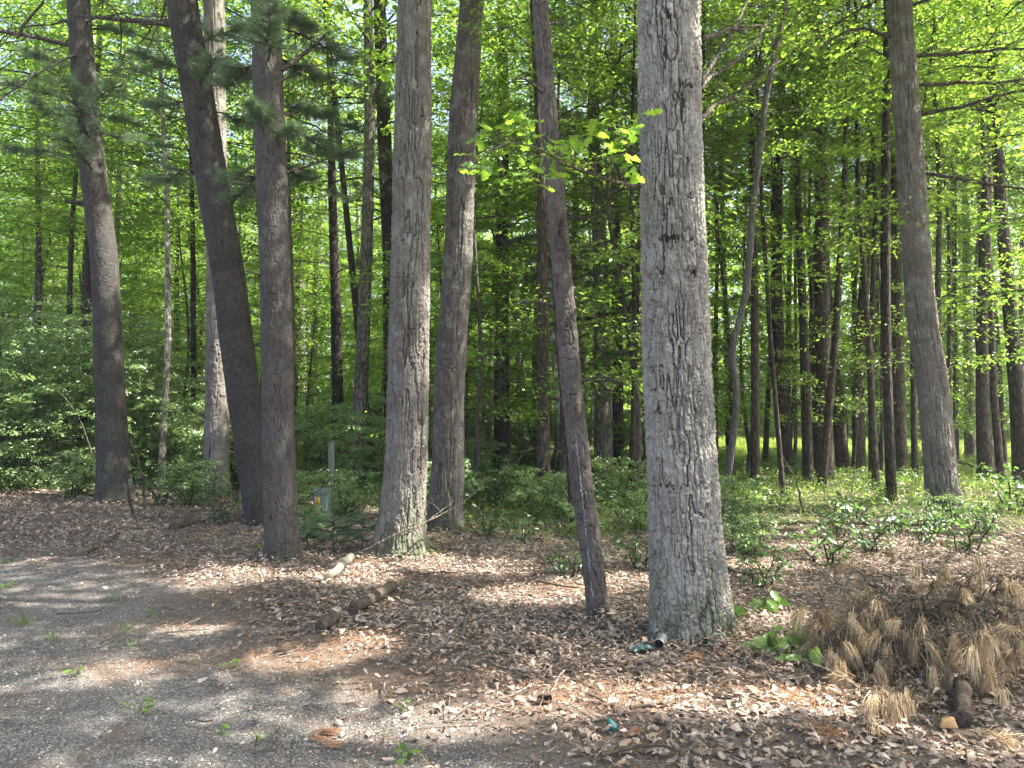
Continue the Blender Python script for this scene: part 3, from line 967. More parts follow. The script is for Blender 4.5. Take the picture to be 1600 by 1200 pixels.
for k, (name, label, group, px, bark, hi, style, flare, H, crown) in enumerate(TREES):
    b = ground(px[0][0], px[0][1])
    Yd = b[1]
    pts = row(px, Yd)
    pts[0][2] = b[2]
    root = thing(name, label, "tree", b, group)
    cen = trunk_mesh(root, pts, H, M[bark], hi, style, flare, 50 + k, marks=MARKS.get(k, ()))
    TR.append((root, cen, b))
    taken.append((b[0], b[1]))
    if crown:
        zc = crown[1]
        c = cen(zc)
        kind = crown[0]
        pr = {"hi": HI, "hiw": HIW, "mid": MID, "pine": PIN}[kind]
        o = pr[k % len(pr)]
        ht = {"hi": 9.5, "hiw": 8.5, "mid": 11, "pine": 9}[kind]
        s = max(.75, (H + (.4 if kind != "pine" else .8) - zc) / ht)
        share(o, root, np.array([c[0], c[1], zc]) - b, rng.uniform(0, 6.28), (min(s, 1.15), min(s, 1.15), s))

BIGOAK, FLAKY, PINE1, PINE2, PINE3, OAK5, OAK10 = TR[7], TR[6], TR[0], TR[1], TR[2], TR[4], TR[9]

# more trunks deep in the wood, each its own tree
def short(k):
    return ["the shrub bound pine", "the leaning pine", "the straight pine", "the pale slender trunk", "the stout ridged oak", "the curving oak", "the flaking trunk",
            "the massive pale oak", "the sinuous sapling", "the bowing brown trunk"][k]


def nearest_named(px, py=560):
    best, bk = 1e9, 0
    for k in range(10):
        xs = np.interp(-py, [-p[1] for p in TREES[k][3]], [p[0] for p in TREES[k][3]])
        if abs(px - xs) < best:
            best, bk, side = abs(px - xs), k, px - xs
    return bk, best, side


cand = 0
made = []
r2 = np.random.default_rng(77)
used_lab = set()


def uniq(options):
    for o in options:
        if o not in used_lab and len(o.split()) <= 16:
            used_lab.add(o)
            return o
    return options[-1]


DESC = ["thin dark", "thin brown", "slim grey", "spindly dark", "slender brown", "narrow grey", "faint thin", "straight slim", "wiry dark", "lean brown"]
while len(made) < 84 and cand < 4000:
    cand += 1
    y = r2.uniform(15, 46)
    x = r2.uniform(-.76, .76) * y
    if x / y > .21 and y > 25:
        continue
    if any((x - q[0]) ** 2 + (y - q[1]) ** 2 < (1.3 if y < 26 else 2.0) ** 2 for q in taken):
        continue
    taken.append((x, y))
    made.append((x, y))
    z = float(gz(x, y))
    bd, bs, side = nearest_named(800 + 1200 * x / y)
    far = "far off" if y > 32 else ("deep" if y > 24 else "mid distance")
    dsc = DESC[len(made) % len(DESC)]
    rad = r2.uniform(.05, .13)
    opts = []
    for a_ in (dsc, *DESC):
        opts.append(f"{a_} trunk in the leafy wood beyond {short(bd)}")
        opts.append(f"{a_} trunk deep among green leaves beyond {short(bd)}")
    root = thing("tree", uniq(opts), "tree", (x, y, z), "thin trunks deep in the wood")
    lean = r2.normal(0, .025, 2)
    H = r2.uniform(12, 18)
    zs = np.array([0, 3, 6, 9.0])
    P = np.stack([x + lean[0] * zs + r2.normal(0, .06, 4), y + lean[1] * zs + r2.normal(0, .06, 4), z + zs, rad * (1 - zs / 18)], 1)
    P[0, :2] = x, y
    cen = trunk_mesh(root, P, H, M[["far_brown", "far_dark", "far_grey", "far_brown", "far_pale"][int(r2.integers(5))]], None, None, .2, 500 + len(made))
    zc = r2.uniform(4.5, 7.5)
    c = cen(z + zc)
    share(MID[int(r2.integers(3))], root, (c[0] - x, c[1] - y, zc), r2.uniform(0, 6.28), (r2.uniform(.9, 1.2),) * 2 + ((H + .5 - zc) / 11,))

cand = 0
while len(made) < 114 and cand < 6000:
    cand += 1
    y = r2.uniform(13.5, 25)
    x = r2.uniform(.10, .76) * y
    if any((x - q[0]) ** 2 + (y - q[1]) ** 2 < 1.05 ** 2 for q in taken):
        continue
    taken.append((x, y))
    made.append((x, y))
    z = float(gz(x, y))
    bd, bs, side = nearest_named(800 + 1200 * x / y)
    opts = []
    for a_ in ("pole thin dark", "pole thin brown", "reedy dark", "reedy brown", "whip thin dark", "upright dark", "gaunt dark", "slight dark", "shaded slim", "sooty slim", "slim straight", "bare thin", "dusky thin", "knotty thin", "crooked thin", "pale edged thin"):
        opts.append(f"{a_} trunk between the field and {short(bd)}")
    root = thing("tree", uniq(opts[len(made) % 7:] + opts), "tree", (x, y, z), "thin trunks deep in the wood")
    lean = r2.normal(0, .03, 2)
    rad = r2.uniform(.035, .085)
    zs = np.array([0, 3, 6, 9.0])
    P = np.stack([x + lean[0] * zs + r2.normal(0, .08, 4), y + lean[1] * zs, z + zs, rad * (1 - zs / 16)], 1)
    P[0, :2] = x, y
    H = r2.uniform(11, 15)
    cen = trunk_mesh(root, P, H, M[["far_dark", "far_brown"][len(made) % 2]], None, None, .2, 800 + len(made))
    zc = r2.uniform(5.5, 8)
    c = cen(z + zc)
    share(MID[len(made) % 3], root, (c[0] - x, c[1] - y, zc), r2.uniform(0, 6.28), (.7, .7, (H + .5 - zc) / 11))

# understory trees with leafy layers
G_UND = "leafy understory trees filling the wood"
plan = []
cand = 0
while len(plan) < 132 and cand < 6000:
    cand += 1
    y = 12.5 + 34 * r2.random() ** 1.15
    x = r2.uniform(-.80, .80) * y
    if x / y > .21 and y > 25:
        continue
    if x / y > .1 and y < 17:
        continue
    if x / y < -.12 and y < 19.5:
        continue
    if any((x - q[0]) ** 2 + (y - q[1]) ** 2 < 1.65 ** 2 for q in plan):
        continue
    plan.append((x, y))
# a few placed where the photo shows them
plan += [(7.6, 10.4), (6.9, 12.6), (9.6, 13.2), (2.3, 14.5)]
UD = ["airy young tree", "leafy young tree", "layered young tree", "bushy young tree", "slight young tree", "full leaved young tree", "sparse young tree", "broad young tree"]
for k, (x, y) in enumerate(plan):
    z = float(gz(x, y))
    bd, bs, side = nearest_named(800 + 1200 * x / y)
    opts = []
    for a_ in (UD[k % 8], *UD):
        opts.append(f"{a_} with green leaf layers beyond {short(bd)}")
        opts.append(f"{a_} with bright leaves deep in the wood beyond {short(bd)}")
    root = thing("understory_tree", uniq(opts), "young tree", (x, y, z), G_UND)
    tr_, cr_ = UND[int(r2.integers(4))] if k < 132 else UND[1]
    s = r2.uniform(.8, 1.25)
    rz = r2.uniform(0, 6.28)
    share(tr_, root, (0, 0, 0), rz, s)
    share(cr_, root, (0, 0, 0), rz, s)

# unseen trees added off to the side of the drive to shade the litter
for k, (x, y, H, zc) in enumerate([(8.6, 6.6, 16, 6.0), (6.6, 2.6, 15, 6.2), (5.0, -1.0, 15, 6.5), (10.5, 2.0, 16, 6)]):
    z = float(gz(x, y))
    root = thing("tree", ["broad leafy tree", "tall leafy tree", "high crowned leafy tree", "wide crowned leafy tree"][k] + " added out of view beside the drive for its shade", "tree", (x, y, z), "unseen trees added to shade the drive")
    zs = np.array([0, 3, 6.0])
    P = np.stack([x + .02 * zs, y + 0 * zs, z + zs, .2 * (1 - zs / 22)], 1)
    cen = trunk_mesh(root, P, H, M["far_brown"], None, None, .2, 700 + k)
    c = cen(z + zc)
    share((HIW + HI)[k % 5], root, (c[0] - x, c[1] - y, zc), k * 1.3, (1.05, 1.05, (H + .4 - zc) / 8.5))

# ------------------------------------------------------------------ branches of the near trees
def limb(root, pts, r0, r1, bark="twig", name="branch", sides=7, n=14, sub=0, seed=0, tw=.3, up=0.0):
    mb = MB()
    P = smooth_path(np.array(pts), n)
    P = wobble(P, .02 * np.linalg.norm(P[-1] - P[0]), seed + 5)
    tube(mb, P, np.linspace(r0, r1, n), sides)
    r = np.random.default_rng(seed)
    for k in range(sub):
        q = int(r.integers(n // 4, n - 1))
        d = norm(norm(P[-1] - P[0]) * .7 + r.normal(0, .6, 3) + [0, 0, up])
        L = tw * r.uniform(.5, 1.4)
        Q = wobble(P[q] + d * L * np.linspace(0, 1, 6)[:, None], .12 * L, int(r.integers(1e9)))
        tube(mb, Q, np.linspace(r0 * .35, .0015, 6), 4)
        if r.random() < .7:
            d2 = norm(d + r.normal(0, .6, 3))
            Q2 = wobble(Q[3] + d2 * L * .5 * np.linspace(0, 1, 4)[:, None], .1 * L, int(r.integers(1e9)))
            tube(mb, Q2, np.linspace(r0 * .2, .001, 4), 4)
    return mb.build(name, [M[bark]], root, root.location, smooth=True)


y1, y2, y3 = PINE1[2][1], PINE2[2][1], PINE3[2][1]
limb(PINE2[0], [at(277, 38, y2), at(225, 30, y2 + .1), at(165, 25, y2 + .2), at(110, 22, y2 + .3)], .045, .02, sub=4, seed=1, tw=.8)
limb(PINE1[0], [at(118, 72, y1), at(70, 62, y1 - .2), at(18, 52, y1 - .3), at(-30, 45, y1 - .4)], .045, .025, sub=5, seed=2, tw=1.0)
limb(PINE1[0], [at(30, 56, y1 - .3), at(45, 28, y1 - .4), at(68, 2, y1 - .5), at(80, -30, y1 - .5)], .03, .012, seed=3)
limb(PINE1[0], [at(130, 318, y1), at(115, 316, y1 - .1), at(102, 314, y1 - .15)], .05, .03, seed=4)
limb(PINE1[0], [at(135, 80, y1), at(60, 110, y1 - .8), at(-10, 165, y1 - 1.2)], .03, .008, sub=5, seed=5, tw=.7)
limb(PINE2[0], [at(352, 272, y2), at(380, 268, y2 + .2), at(400, 255, y2 + .3)], .022, .008, sub=3, seed=6)
limb(PINE2[0], [at(358, 320, y2), at(378, 300, y2 - .2), at(392, 275, y2 - .3)], .022, .006, sub=2, seed=7)
limb(PINE3[0], [at(438, 112, y3), at(470, 88, y3 + .2), at(508, 55, y3 + .4)], .028, .014, sub=3, seed=8)
limb(PINE3[0], [at(440, 185, y3), at(480, 165, y3 + .3), at(520, 140, y3 + .5)], .016, .006, "dead_twig", sub=4, seed=9)
limb(PINE3[0], [at(448, 270, y3), at(490, 258, y3 + .3), at(560, 230, y3 + .8)], .016, .005, sub=4, seed=10)
limb(PINE3[0], [at(443, 178, y3), at(520, 205, y3 + 1.2), at(600, 238, y3 + 2)], .016, .005, sub=4, seed=11)
y5 = OAK5[2][1]
limb(OAK5[0], [at(640, 432, y5 - .25), at(560, 434, y5 - .4), at(470, 440, y5 - .5)], .006, .003, sub=0, seed=12)
y8 = BIGOAK[2][1]
# side branches behind the massive oak
for k, tr in enumerate([[(1095, 140), (1130, 110), (1180, 60), (1215, 10)], [(1098, 190), (1125, 165), (1160, 140), (1220, 95)], [(1100, 60), (1150, 45), (1190, 40)], [(1098, 130), (1140, 60), (1170, 0)]]):
    limb(BIGOAK[0], [at(x_, q_, y8 + .2 + .5 * i_) for i_, (x_, q_) in enumerate(tr)], .018, .007, sub=5, seed=20 + k, tw=.35)
yA = OAK10[2][1]
for k, tr in enumerate([[(1425, 88), (1480, 82), (1560, 74), (1640, 78)], [(1430, 132), (1500, 130), (1580, 128), (1660, 118)], [(1432, 178), (1500, 168), (1560, 150), (1650, 140)], [(1440, 270), (1500, 280), (1570, 290), (1650, 296)], [(1400, 60), (1340, 45), (1280, 75)]]):
    limb(OAK10[0], [at(x_, q_, yA - .15 * i_) for i_, (x_, q_) in enumerate(tr)], .03, .012, sub=6, seed=30 + k, tw=.6)

# the leafy oak branch that reaches across the flaking trunk
OAKP = [.06, .12, .34, .2, .52, .3, .7, .38, .78, .5, .6, .1]
r = np.random.default_rng(5)
mb = MB()
yb = y8 - .1
main = smooth_path(np.array([at(1005, 292, y8), at(965, 285, yb - .1), at(925, 272, yb - .2), at(880, 255, yb - .3), at(840, 232, yb - .4), at(790, 225, yb - .45), at(750, 250, yb - .5)]), 24)
tube(mb, main, np.linspace(.012, .003, 24), 6)
tips = [(995, 190), (985, 205), (960, 200), (975, 215), (940, 205), (925, 215), (900, 215), (890, 232), (870, 235), (855, 245), (960, 255), (970, 240), (985, 262), (945, 240), (830, 205), (815, 185), (808, 172), (800, 200), (770, 205), (745, 205), (742, 243), (755, 260), (770, 268), (785, 240), (800, 270), (825, 268), (840, 280), (815, 255), (790, 285), (780, 225), (860, 265), (875, 250), (850, 210), (765, 240), (905, 240), (915, 228), (735, 262), (950, 225)]
tp = np.array([at(x_, q_, yb - .3 + r.normal(0, .22)) for x_, q_ in tips])
LP, LD, LN, LT = [], [], [], []
for p in tp:
    dd = np.linalg.norm(main - p, axis=1)
    k = max(int(np.argmin(dd)) - 2, 3)
    q = main[k]
    Q = smooth_path(np.array([q, (q + p) * .5 + [0, 0, .03], p]), 5)
    tube(mb, Q, np.linspace(.003, .0012, 5), 4)
    for m in range(int(r.integers(3, 6))):
        az = r.uniform(0, 2 * PI)
        LP.append(p + r.normal(0, .02, 3))
        LD.append([math.cos(az), math.sin(az), r.normal(-.25, .35)])
        LN.append([r.normal(0, .45), r.normal(-.15, .45), 1])
        LT.append(np.clip(r.normal(.5, .22), 0, 1))
Ls = r.uniform(.08, .145, len(LP))
lmb = MB()
strip_leaf(lmb, np.array(LP), np.array(LD), np.array(LN), Ls, Ls * .75, OAKP, r.normal(-.15, .12, len(LP)), r.normal(.1, .12, len(LP)), 0, np.array(LT))
br = mb.build("branch", [M["dead_twig"]], BIGOAK[0], BIGOAK[2], smooth=True)
lo = lmb.build("leaves", [M["bright"]], br, BIGOAK[2])

# bare twigs on trunks (dead pine whorls)
def dead_whorls(T, zs, L, seed, name="dead_branch"):
    root, cen, b = T
    r = np.random.default_rng(seed)
    for z in zs:
        c = cen(b[2] + z)
        az = r.uniform(0, 2 * PI)
        l = L * r.uniform(.5, 1.3)
        d = np.array([math.cos(az), math.sin(az), r.normal(.0, .15)])
        p0 = c[:3] + d * c[3] * .7
        limb(root, [p0, p0 + d * l * .5 + [0, 0, .03], p0 + d * l + [0, 0, -.08 * l]], .014, .003, "twig", name, 5, 8, 4, int(r.integers(1e6)), l * .4)


dead_whorls(TR[22], np.linspace(1.4, 8, 13), 1.3, 61)
dead_whorls(TR[24], np.linspace(1.5, 8, 13), 1.3, 62)
dead_whorls(TR[25], np.linspace(1.5, 8, 11), 1.2, 63)
dead_whorls(TR[23], np.linspace(2.0, 6, 7), .9, 64)
dead_whorls(TR[26], np.linspace(2.5, 8, 9), 1.2, 65)
dead_whorls(TR[29], np.linspace(2.5, 8, 8), 1.2, 66)
dead_whorls(PINE3, np.linspace(2.2, 5.6, 6), .5, 67)
dead_whorls(FLAKY, np.linspace(1.2, 4.5, 7), .35, 68)
dead_whorls(TR[14], np.linspace(2, 6, 5), .8, 69)

# pale resin run and bare wound on the flaking trunk
def surface_run(T, name, ys, x_of, w_of, m, seed, Yd):
    root, cen, b = T
    r = np.random.default_rng(seed)
    V, F = [], []
    for k, py in enumerate(ys):
        px = x_of(py)
        p = at(px, py, Yd)
        c = cen(p[2])
        q = math.asin(max(-.95, min(.95, (p[0] - c[0]) / c[3]))) + r.normal(0, .03)
        w = w_of(py) * r.uniform(.35, 1.3) / c[3]
        for j, o_ in enumerate((-1, -.3, .3, 1)):
            th = -PI / 2 + q + o_ * w
            R_ = c[3] + (.0045 if j in (1, 2) else -.003) + r.normal(0, .0022)
            V.append([c[0] + R_ * math.cos(th), c[1] + R_ * math.sin(th), p[2]])
        if k:
            a = 4 * k
            F += [[a - 4 + j, a - 3 + j, a + 1 + j, a + j] for j in range(3)]
    mb = MB()
    mb.add(np.array(V), np.array(F))
    return mb.build(name, [m], root, b, smooth=True)


yF = FLAKY[2][1]
surface_run(FLAKY, "resin_streak", np.arange(668, 930, 2.2), lambda y: 897 + (y - 668) * .105, lambda y: .007 + .004 * math.sin(y * .11), plain("dried_resin", (.30, .33, .335), .6, 0, .8, 45), 4, yF)
surface_run(FLAKY, "bare_wound", np.arange(610, 650, 2.2), lambda y: 903 + (y - 610) * .05, lambda y: .026 * math.sin((y - 606) / 48 * PI), plain("bare_wound_wood", (.30, .215, .13), .8, 0, .7, 35), 5, yF)

# pine branches with needles: (tree index, photo pixel of the tip region, reach)
def pine_bough(T, px, py, dy, seed, nt=46, nn=52, L=None):
    root, cen, b = T
    r = np.random.default_rng(seed)
    tip = at(px, py, b[1] + dy)
    c = cen(tip[2] + .1)
    d = tip - c[:3]
    L = np.hypot(d[0], d[1])
    mb = MB()
    pine_branch_into(mb, c[:3], math.atan2(d[1], d[0]), L * 1.05, .15, r, nt, nn, .11, .0025, .3)
    bo = mb.build("pine_bough", [M["twig"], M["needle"]], root, b)


PB = [(0, 90, 130, -1.5), (0, 10, 140, -1.0), (0, 180, 150, -1.2), (0, 230, 120, .2), (0, 110, 240, -1.4), (1, 330, 110, -1.0), (1, 220, 100, -.6), (1, 400, 130, .2), (2, 510, 200, .4), (2, 460, 220, -.4), (2, 540, 260, 1.0), (2, 350, 150, .6), (29, 540, 200, -1.2), (29, 640, 220, .5), (29, 500, 130, -.6), (22, 880, 250, -.8), (22, 730, 290, -1.0), (22, 850, 100, -.6), (24, 860, 40, -.6), (24, 985, 250, -1.4), (24, 850, 420, -1.2), (24, 900, 200, -1.5), (25, 930, 150, -1.0), (25, 1000, 400, -1.4), (0, 60, 175, -.8), (0, 215, 205, .6), (0, 120, 185, -2.0), (0, 250, 240, .8), (0, 40, 90, -.6), (0, 20, 250, -.4), (0, 200, 60, .4),
      (1, 380, 60, -.4), (1, 250, 300, 1.0), (1, 235, 180, .6), (1, 400, 210, .8), (2, 420, 45, -1.0), (2, 480, 60, .6), (2, 500, 140, .8), (2, 540, 110, 1.0), (2, 470, 300, 1.2), (2, 370, 330, 1.4), (2, 395, 185, -.5),
      (29, 585, 150, -1.6), (29, 560, 300, -1.4), (29, 520, 310, -.8), (29, 655, 60, -.5), (26, 480, 240, -.8), (26, 560, 120, .3), (26, 575, 420, -1.2),
      (22, 720, 345, -2.4), (22, 735, 490, -1.8), (22, 715, 425, -2.2), (22, 840, 440, -1.0), (22, 735, 120, -.6), (22, 745, 210, -.5), (22, 850, 330, -.9), (22, 820, 380, -1.3),
      (24, 880, 120, -1.0), (24, 900, 60, -.8), (24, 975, 110, -1.2), (24, 880, 340, -.8), (24, 985, 420, -2.0), (24, 920, 400, -1.4), (24, 990, 560, -1.5), (24, 900, 480, -1.2), (24, 870, 180, -1.1),
      (25, 990, 330, -1.2), (25, 1120, 560, -1.6), (25, 1010, 200, -.9), (25, 920, 300, -1.0), (25, 985, 480, -.8), (25, 990, 60, -1.0)]
for k, (ti, px, py, dy) in enumerate(PB):
    pine_bough(TR[ti], px, py, dy, 900 + k)

# ------------------------------------------------------------------ shrubs and saplings
def put_shrub(kind, name, px, py, s, label, group, rz=None, hs=1.0):
    p = ground(px, py)
    root = thing(name, label, "shrub" if kind[0] == "s" else "sapling", p, group)
    st, fo = (SHR if kind[0] == "s" else SAP)[int(kind[1])]
    rz = rng.uniform(0, 6.28) if rz is None else rz
    share(st, root, (0, 0, 0), rz, (s, s, s * hs))
    share(fo, root, (0, 0, 0), rz, (s, s, s * hs))


G_SH = "dense green shrubs beside the drive"
G_SM = "small leafy saplings on the wood floor"
for a_ in [("s0", "shrub", -60, 768, 1.05, "dense shrub at the photo's very edge, beside the drive", G_SH),
           ("s0", "shrub", 60, 762, .95, "dense grey green shrub overhanging the leaf mound by the drive", G_SH),
           ("s0", "shrub", 150, 752, 1.0, "tall shrub growing against the pine that rises from shrubs", G_SH),
           ("s0", "shrub", 20, 735, 1.15, "tallest shrub, behind the grey green one on the leaf mound", G_SH),
           ("s0", "shrub", 255, 752, .85, "rounded shrub filling the gap between shrub bound and leaning pines", G_SH),
           ("s1", "shrub", 330, 765, .9, "lower shrub around the foot of the pale slender trunk", G_SH),
           ("s0", "shrub", 215, 728, 1.1, "shrub rising behind the rounded one between the two pines", G_SH),
           ("s1", "shrub", 375, 758, .8, "shrub showing behind the leaning pine's foot", G_SH),
           ("s1", "shrub", 500, 752, .85, "shrub behind the green pedestal and pale post", G_SH),
           ("s1", "shrub", 565, 768, .75, "shrub against the stout ridged oak, pedestal side", G_SH),
           ("s1", "shrub", 545, 728, 1.0, "shrub under the slender leaning trunk, farther than the pedestal", G_SH),
           ("s1", "shrub", 620, 742, .9, "shrub in the gap beyond the stout ridged oak", G_SH),
           ("s1", "shrub", 668, 748, .75, "shrub filling the shade between the two ridged oaks, farther in", G_SH),
           ("s1", "shrub", 760, 738, .8, "shrub in deep shade by the dark straight pine's foot", G_SH),
           ("s1", "shrub", 815, 732, .7, "shrub between the dark straight pine and the slim brown trunk", G_SH),
           ("s1", "shrub", 895, 735, .75, "shrub behind the flaking trunk, in deep shade", G_SH),
           ("s1", "shrub", 1000, 735, .8, "shrub half hidden by the massive oak, by the needle veiled pine", G_SH),
           ("s2", "shrub", 470, 805, .7, "low shrub beside the pedestal, next to the straight pine", G_SH),
           ("s2", "shrub", 545, 812, .75, "low shrub between the pedestal and the stout ridged oak", G_SH),
           ("s2", "shrub", 300, 790, .8, "low shrub in front of the rounded one, before the pale slender trunk", G_SH),
           ("s2", "shrub", 705, 795, .85, "small pale leaved shrub between the two ridged oaks", G_SH),
           ("s2", "shrub", 745, 760, 1.0, "low shrub behind the curving oak's foot", G_SH),
           ("s2", "shrub", 862, 812, .7, "leafy shrub reaching out beside the slim brown trunk", G_SH),
           ("s2", "shrub", 965, 788, .85, "pale green shrub between flaking trunk and massive oak", G_SH),
           ("s2", "shrub", 915, 842, .45, "little shrub at the back of the flaking trunk", G_SH),
           ("s2", "shrub", 1165, 868, .5, "shrub on the shaded side of the massive oak", G_SH),
           ("a0", "sapling", 1130, 842, .75, "leafy sapling under the sinuous grey sapling's foot", G_SM),
           ("a0", "sapling", 1300, 838, .65, "dark green sapling in the sunny litter before the straight trunk", G_SM),
           ("a0", "sapling", 1400, 830, .5, "sapling before the foot of the reddish thin trunk", G_SM),
           ("a0", "sapling", 1445, 850, .6, "broad low sapling in front of the bowing brown trunk's foot", G_SM),
           ("a0", "sapling", 1380, 780, .6, "sapling leaning sunward between the straight and the bowing trunks", G_SM),
           ("a1", "sapling", 1330, 812, 1.0, "tiny sapling in sunlit litter near the dark green one", G_SM),
           ("a0", "sapling", 1215, 800, .6, "sapling in the sun patch near the sinuous grey sapling", G_SM),
           ("a0", "sapling", 1530, 835, .7, "sapling beyond the brush pile, past the bowing trunk", G_SM),
           ("a0", "sapling", 1585, 800, 1.2, "bigger sapling in shade by the photo's edge trunk", G_SM),
           ("a1", "sapling", 820, 850, .9, "tiny sapling in litter between stout oak and flaking trunk", G_SM),
           ("a1", "sapling", 760, 840, .8, "tiny sapling near the curving oak's foot", G_SM),
           ("a0", "sapling", 1000, 890, .7, "sapling tucked between flaking trunk and massive oak feet", G_SM),
           ("a1", "sapling", 888, 900, .7, "tiny bright sapling just before the flaking trunk", G_SM),
           ("a0", "sapling", 1190, 920, .6, "sapling behind the broad leaved seedlings by the massive oak", G_SM),
           ("a0", "sapling", 345, 815, .7, "low sapling before the pale slender trunk", G_SM),
           ("a1", "sapling", 490, 850, .9, "low green sapling right before the pedestal", G_SM)]:
    put_shrub(*a_)
for k, (px, sz_) in enumerate([(1128, .8), (1165, .55), (1205, .7), (1262, .6), (1330, .75), (1375, .5), (1425, .8), (1505, .65), (1555, .85), (1610, .7)]):
    if k in (1, 4, 7):
        continue
    put_shrub("s2", "shrub", px, 720, sz_ * .62, "%s shrub at the field's edge beyond %s" % (["bushy", "low", "rounded", "small", "leafy", "tiny", "spreading", "short", "dark", "broad"][k], short(nearest_named(px, 700)[0])), "shrubs along the field's edge")
for a_ in [("a0", "sapling", 700, 812, 1.0, "leafy sapling in the shade behind the curving oak's foot", G_SM), ("a0", "sapling", 775, 790, 1.1, "sapling in shade before the dark straight pine", G_SM),
           ("s2", "shrub", 830, 795, .7, "low shrub in shade before the slim brown trunk", G_SH), ("a0", "sapling", 905, 805, 1.0, "sapling close behind the flaking trunk", G_SM),
           ("s2", "shrub", 990, 830, .6, "low shrub touching the massive oak's lit side, farther in", G_SH), ("s2", "shrub", 1150, 815, .7, "shrub between sinuous sapling and massive oak", G_SH),
           ("a0", "sapling", 1180, 850, .7, "sapling in litter past the massive oak's shaded side", G_SM),
           ("a1", "sapling", 1290, 880, 1.0, "tiny sapling between long dark branch and brush pile", G_SM), ("a0", "sapling", 1360, 862, .8, "sapling behind the crest of the brush pile", G_SM),
           ("s2", "shrub", 1460, 835, .55, "low dark shrub round the bowing brown trunk's foot", G_SH), ("a0", "sapling", 1510, 862, .8, "sapling in shade behind the brush pile's tall brooms", G_SM),
           ("s2", "shrub", 640, 800, .6, "low shrub pressed behind the stout ridged oak", G_SH), ("s2", "shrub", 488, 842, .42, "small shrub half covering the pedestal's foot", G_SH),
           ("a0", "sapling", 250, 792, 1.0, "sapling between the two bare bent stems and leaning pine", G_SM), ("s2", "shrub", 120, 775, .9, "low shrub skirting the tall one against the pine", G_SH)]:
    put_shrub(*a_)
for k in range(12):
    px, py = r2.uniform(1110, 1640), r2.uniform(718, 760)
    if k > 5:
        px, py = r2.uniform(700, 1010), r2.uniform(745, 800)
    bd, bs, side = nearest_named(px, 700)
    opts = [f"{q} sapling on the grassy wood floor beyond {short(bd)}" for q in ["ankle high", "knee high", "sprawling", "spindly", "leafy", "drooping", "stunted", "slight", "pale", "sparse", "tender"]]
    put_shrub("a%d" % (k % 2), "sapling", px, py, r2.uniform(.5, .85), uniq(opts[k % 5:] + opts), G_SM)

# pine sapling at the pedestal
for k, (px, py, s, lab) in enumerate([(520, 862, 1.0, "small pine seedling with soft green needles before the pedestal"), (565, 858, .9, "small pine seedling against the stout oak's mossy foot")]):
    p = ground(px, py)
    mb = MB()
    r = np.random.default_rng(70 + k)
    root = thing("pine_seedling", lab, "seedling", p, "small pine seedlings")
    tube(mb, np.array([p - [0, 0, .05], p + [.01, 0, .2], p + [.02, 0, .42 * s]]), [.006, .005, .003], 5)
    st = mb.build("stem", [M["twig"]], root, p)
    nb = MB()
    for b_ in range(9):
        pine_branch_into(nb, p + [0, 0, .08 + .3 * s * b_ / 9], b_ * 2.4, .28 * s, .35, r, 5, 30, .10, .0022, .3)
    nb.build("needles", [M["twig"], M["needle"]], root, p)

# ------------------------------------------------------------------ leaf litter and debris
def scatter(n, y0, y1, xw, r, dens):
    y = np.sqrt(r.uniform(y0 ** 2, y1 ** 2, n))
    x = r.uniform(-1, 1, n) * (xw * y + 1.0)
    k = r.random(n) < dens(x, y)
    return x[k], y[k]


def gnormal(x, y):
    e = .03
    return norm(np.stack([-(gz(x + e, y) - gz(x - e, y)) / (2 * e), -(gz(x, y + e) - gz(x, y - e)) / (2 * e), np.ones_like(x)], 1))


def ew(x, y):
    return edge(x, y) + .9 * (fbm(x * .9, y * .9, 31) - .5) + .5 * (fbm(x * 5, y * 5, 33) - .5)


CLEAR = [(ground(a_, b_), rr) for a_, b_, rr in [(1030, 1018, .055), (1022, 1032, .05), (1002, 1020, .08), (957, 1143, .05), (850, 1100, .05), (531, 894, .06), (518, 904, .06), (545, 884, .06), (560, 957, .06), (575, 950, .06), (592, 940, .06), (606, 931, .06), (510, 988, .06), (1505, 1145, .07), (1505, 1115, .07), (1482, 1143, .06)]]


def litd(x, y):
    e = ew(x, y)
    p = sstep(-.25, 1.0, e) * .9 + .05 * sstep(-1.4, 0, e)
    far = sstep(4.5, 8, edge(x, y) + 3 * (fbm(x * .6, y * .6, 57) - .5))
    p = p * (1 - .6 * far)
    for g, rr in CLEAR:
        p = p * (np.hypot(x - g[0], y - g[1]) > rr)
    for g, rr in RC:
        p = p * (1 - .55 * np.exp(-(((x - g[0]) / (1.5 * rr)) ** 2 + ((y - g[1]) / (.8 * rr)) ** 2) * 1.5))
    return p


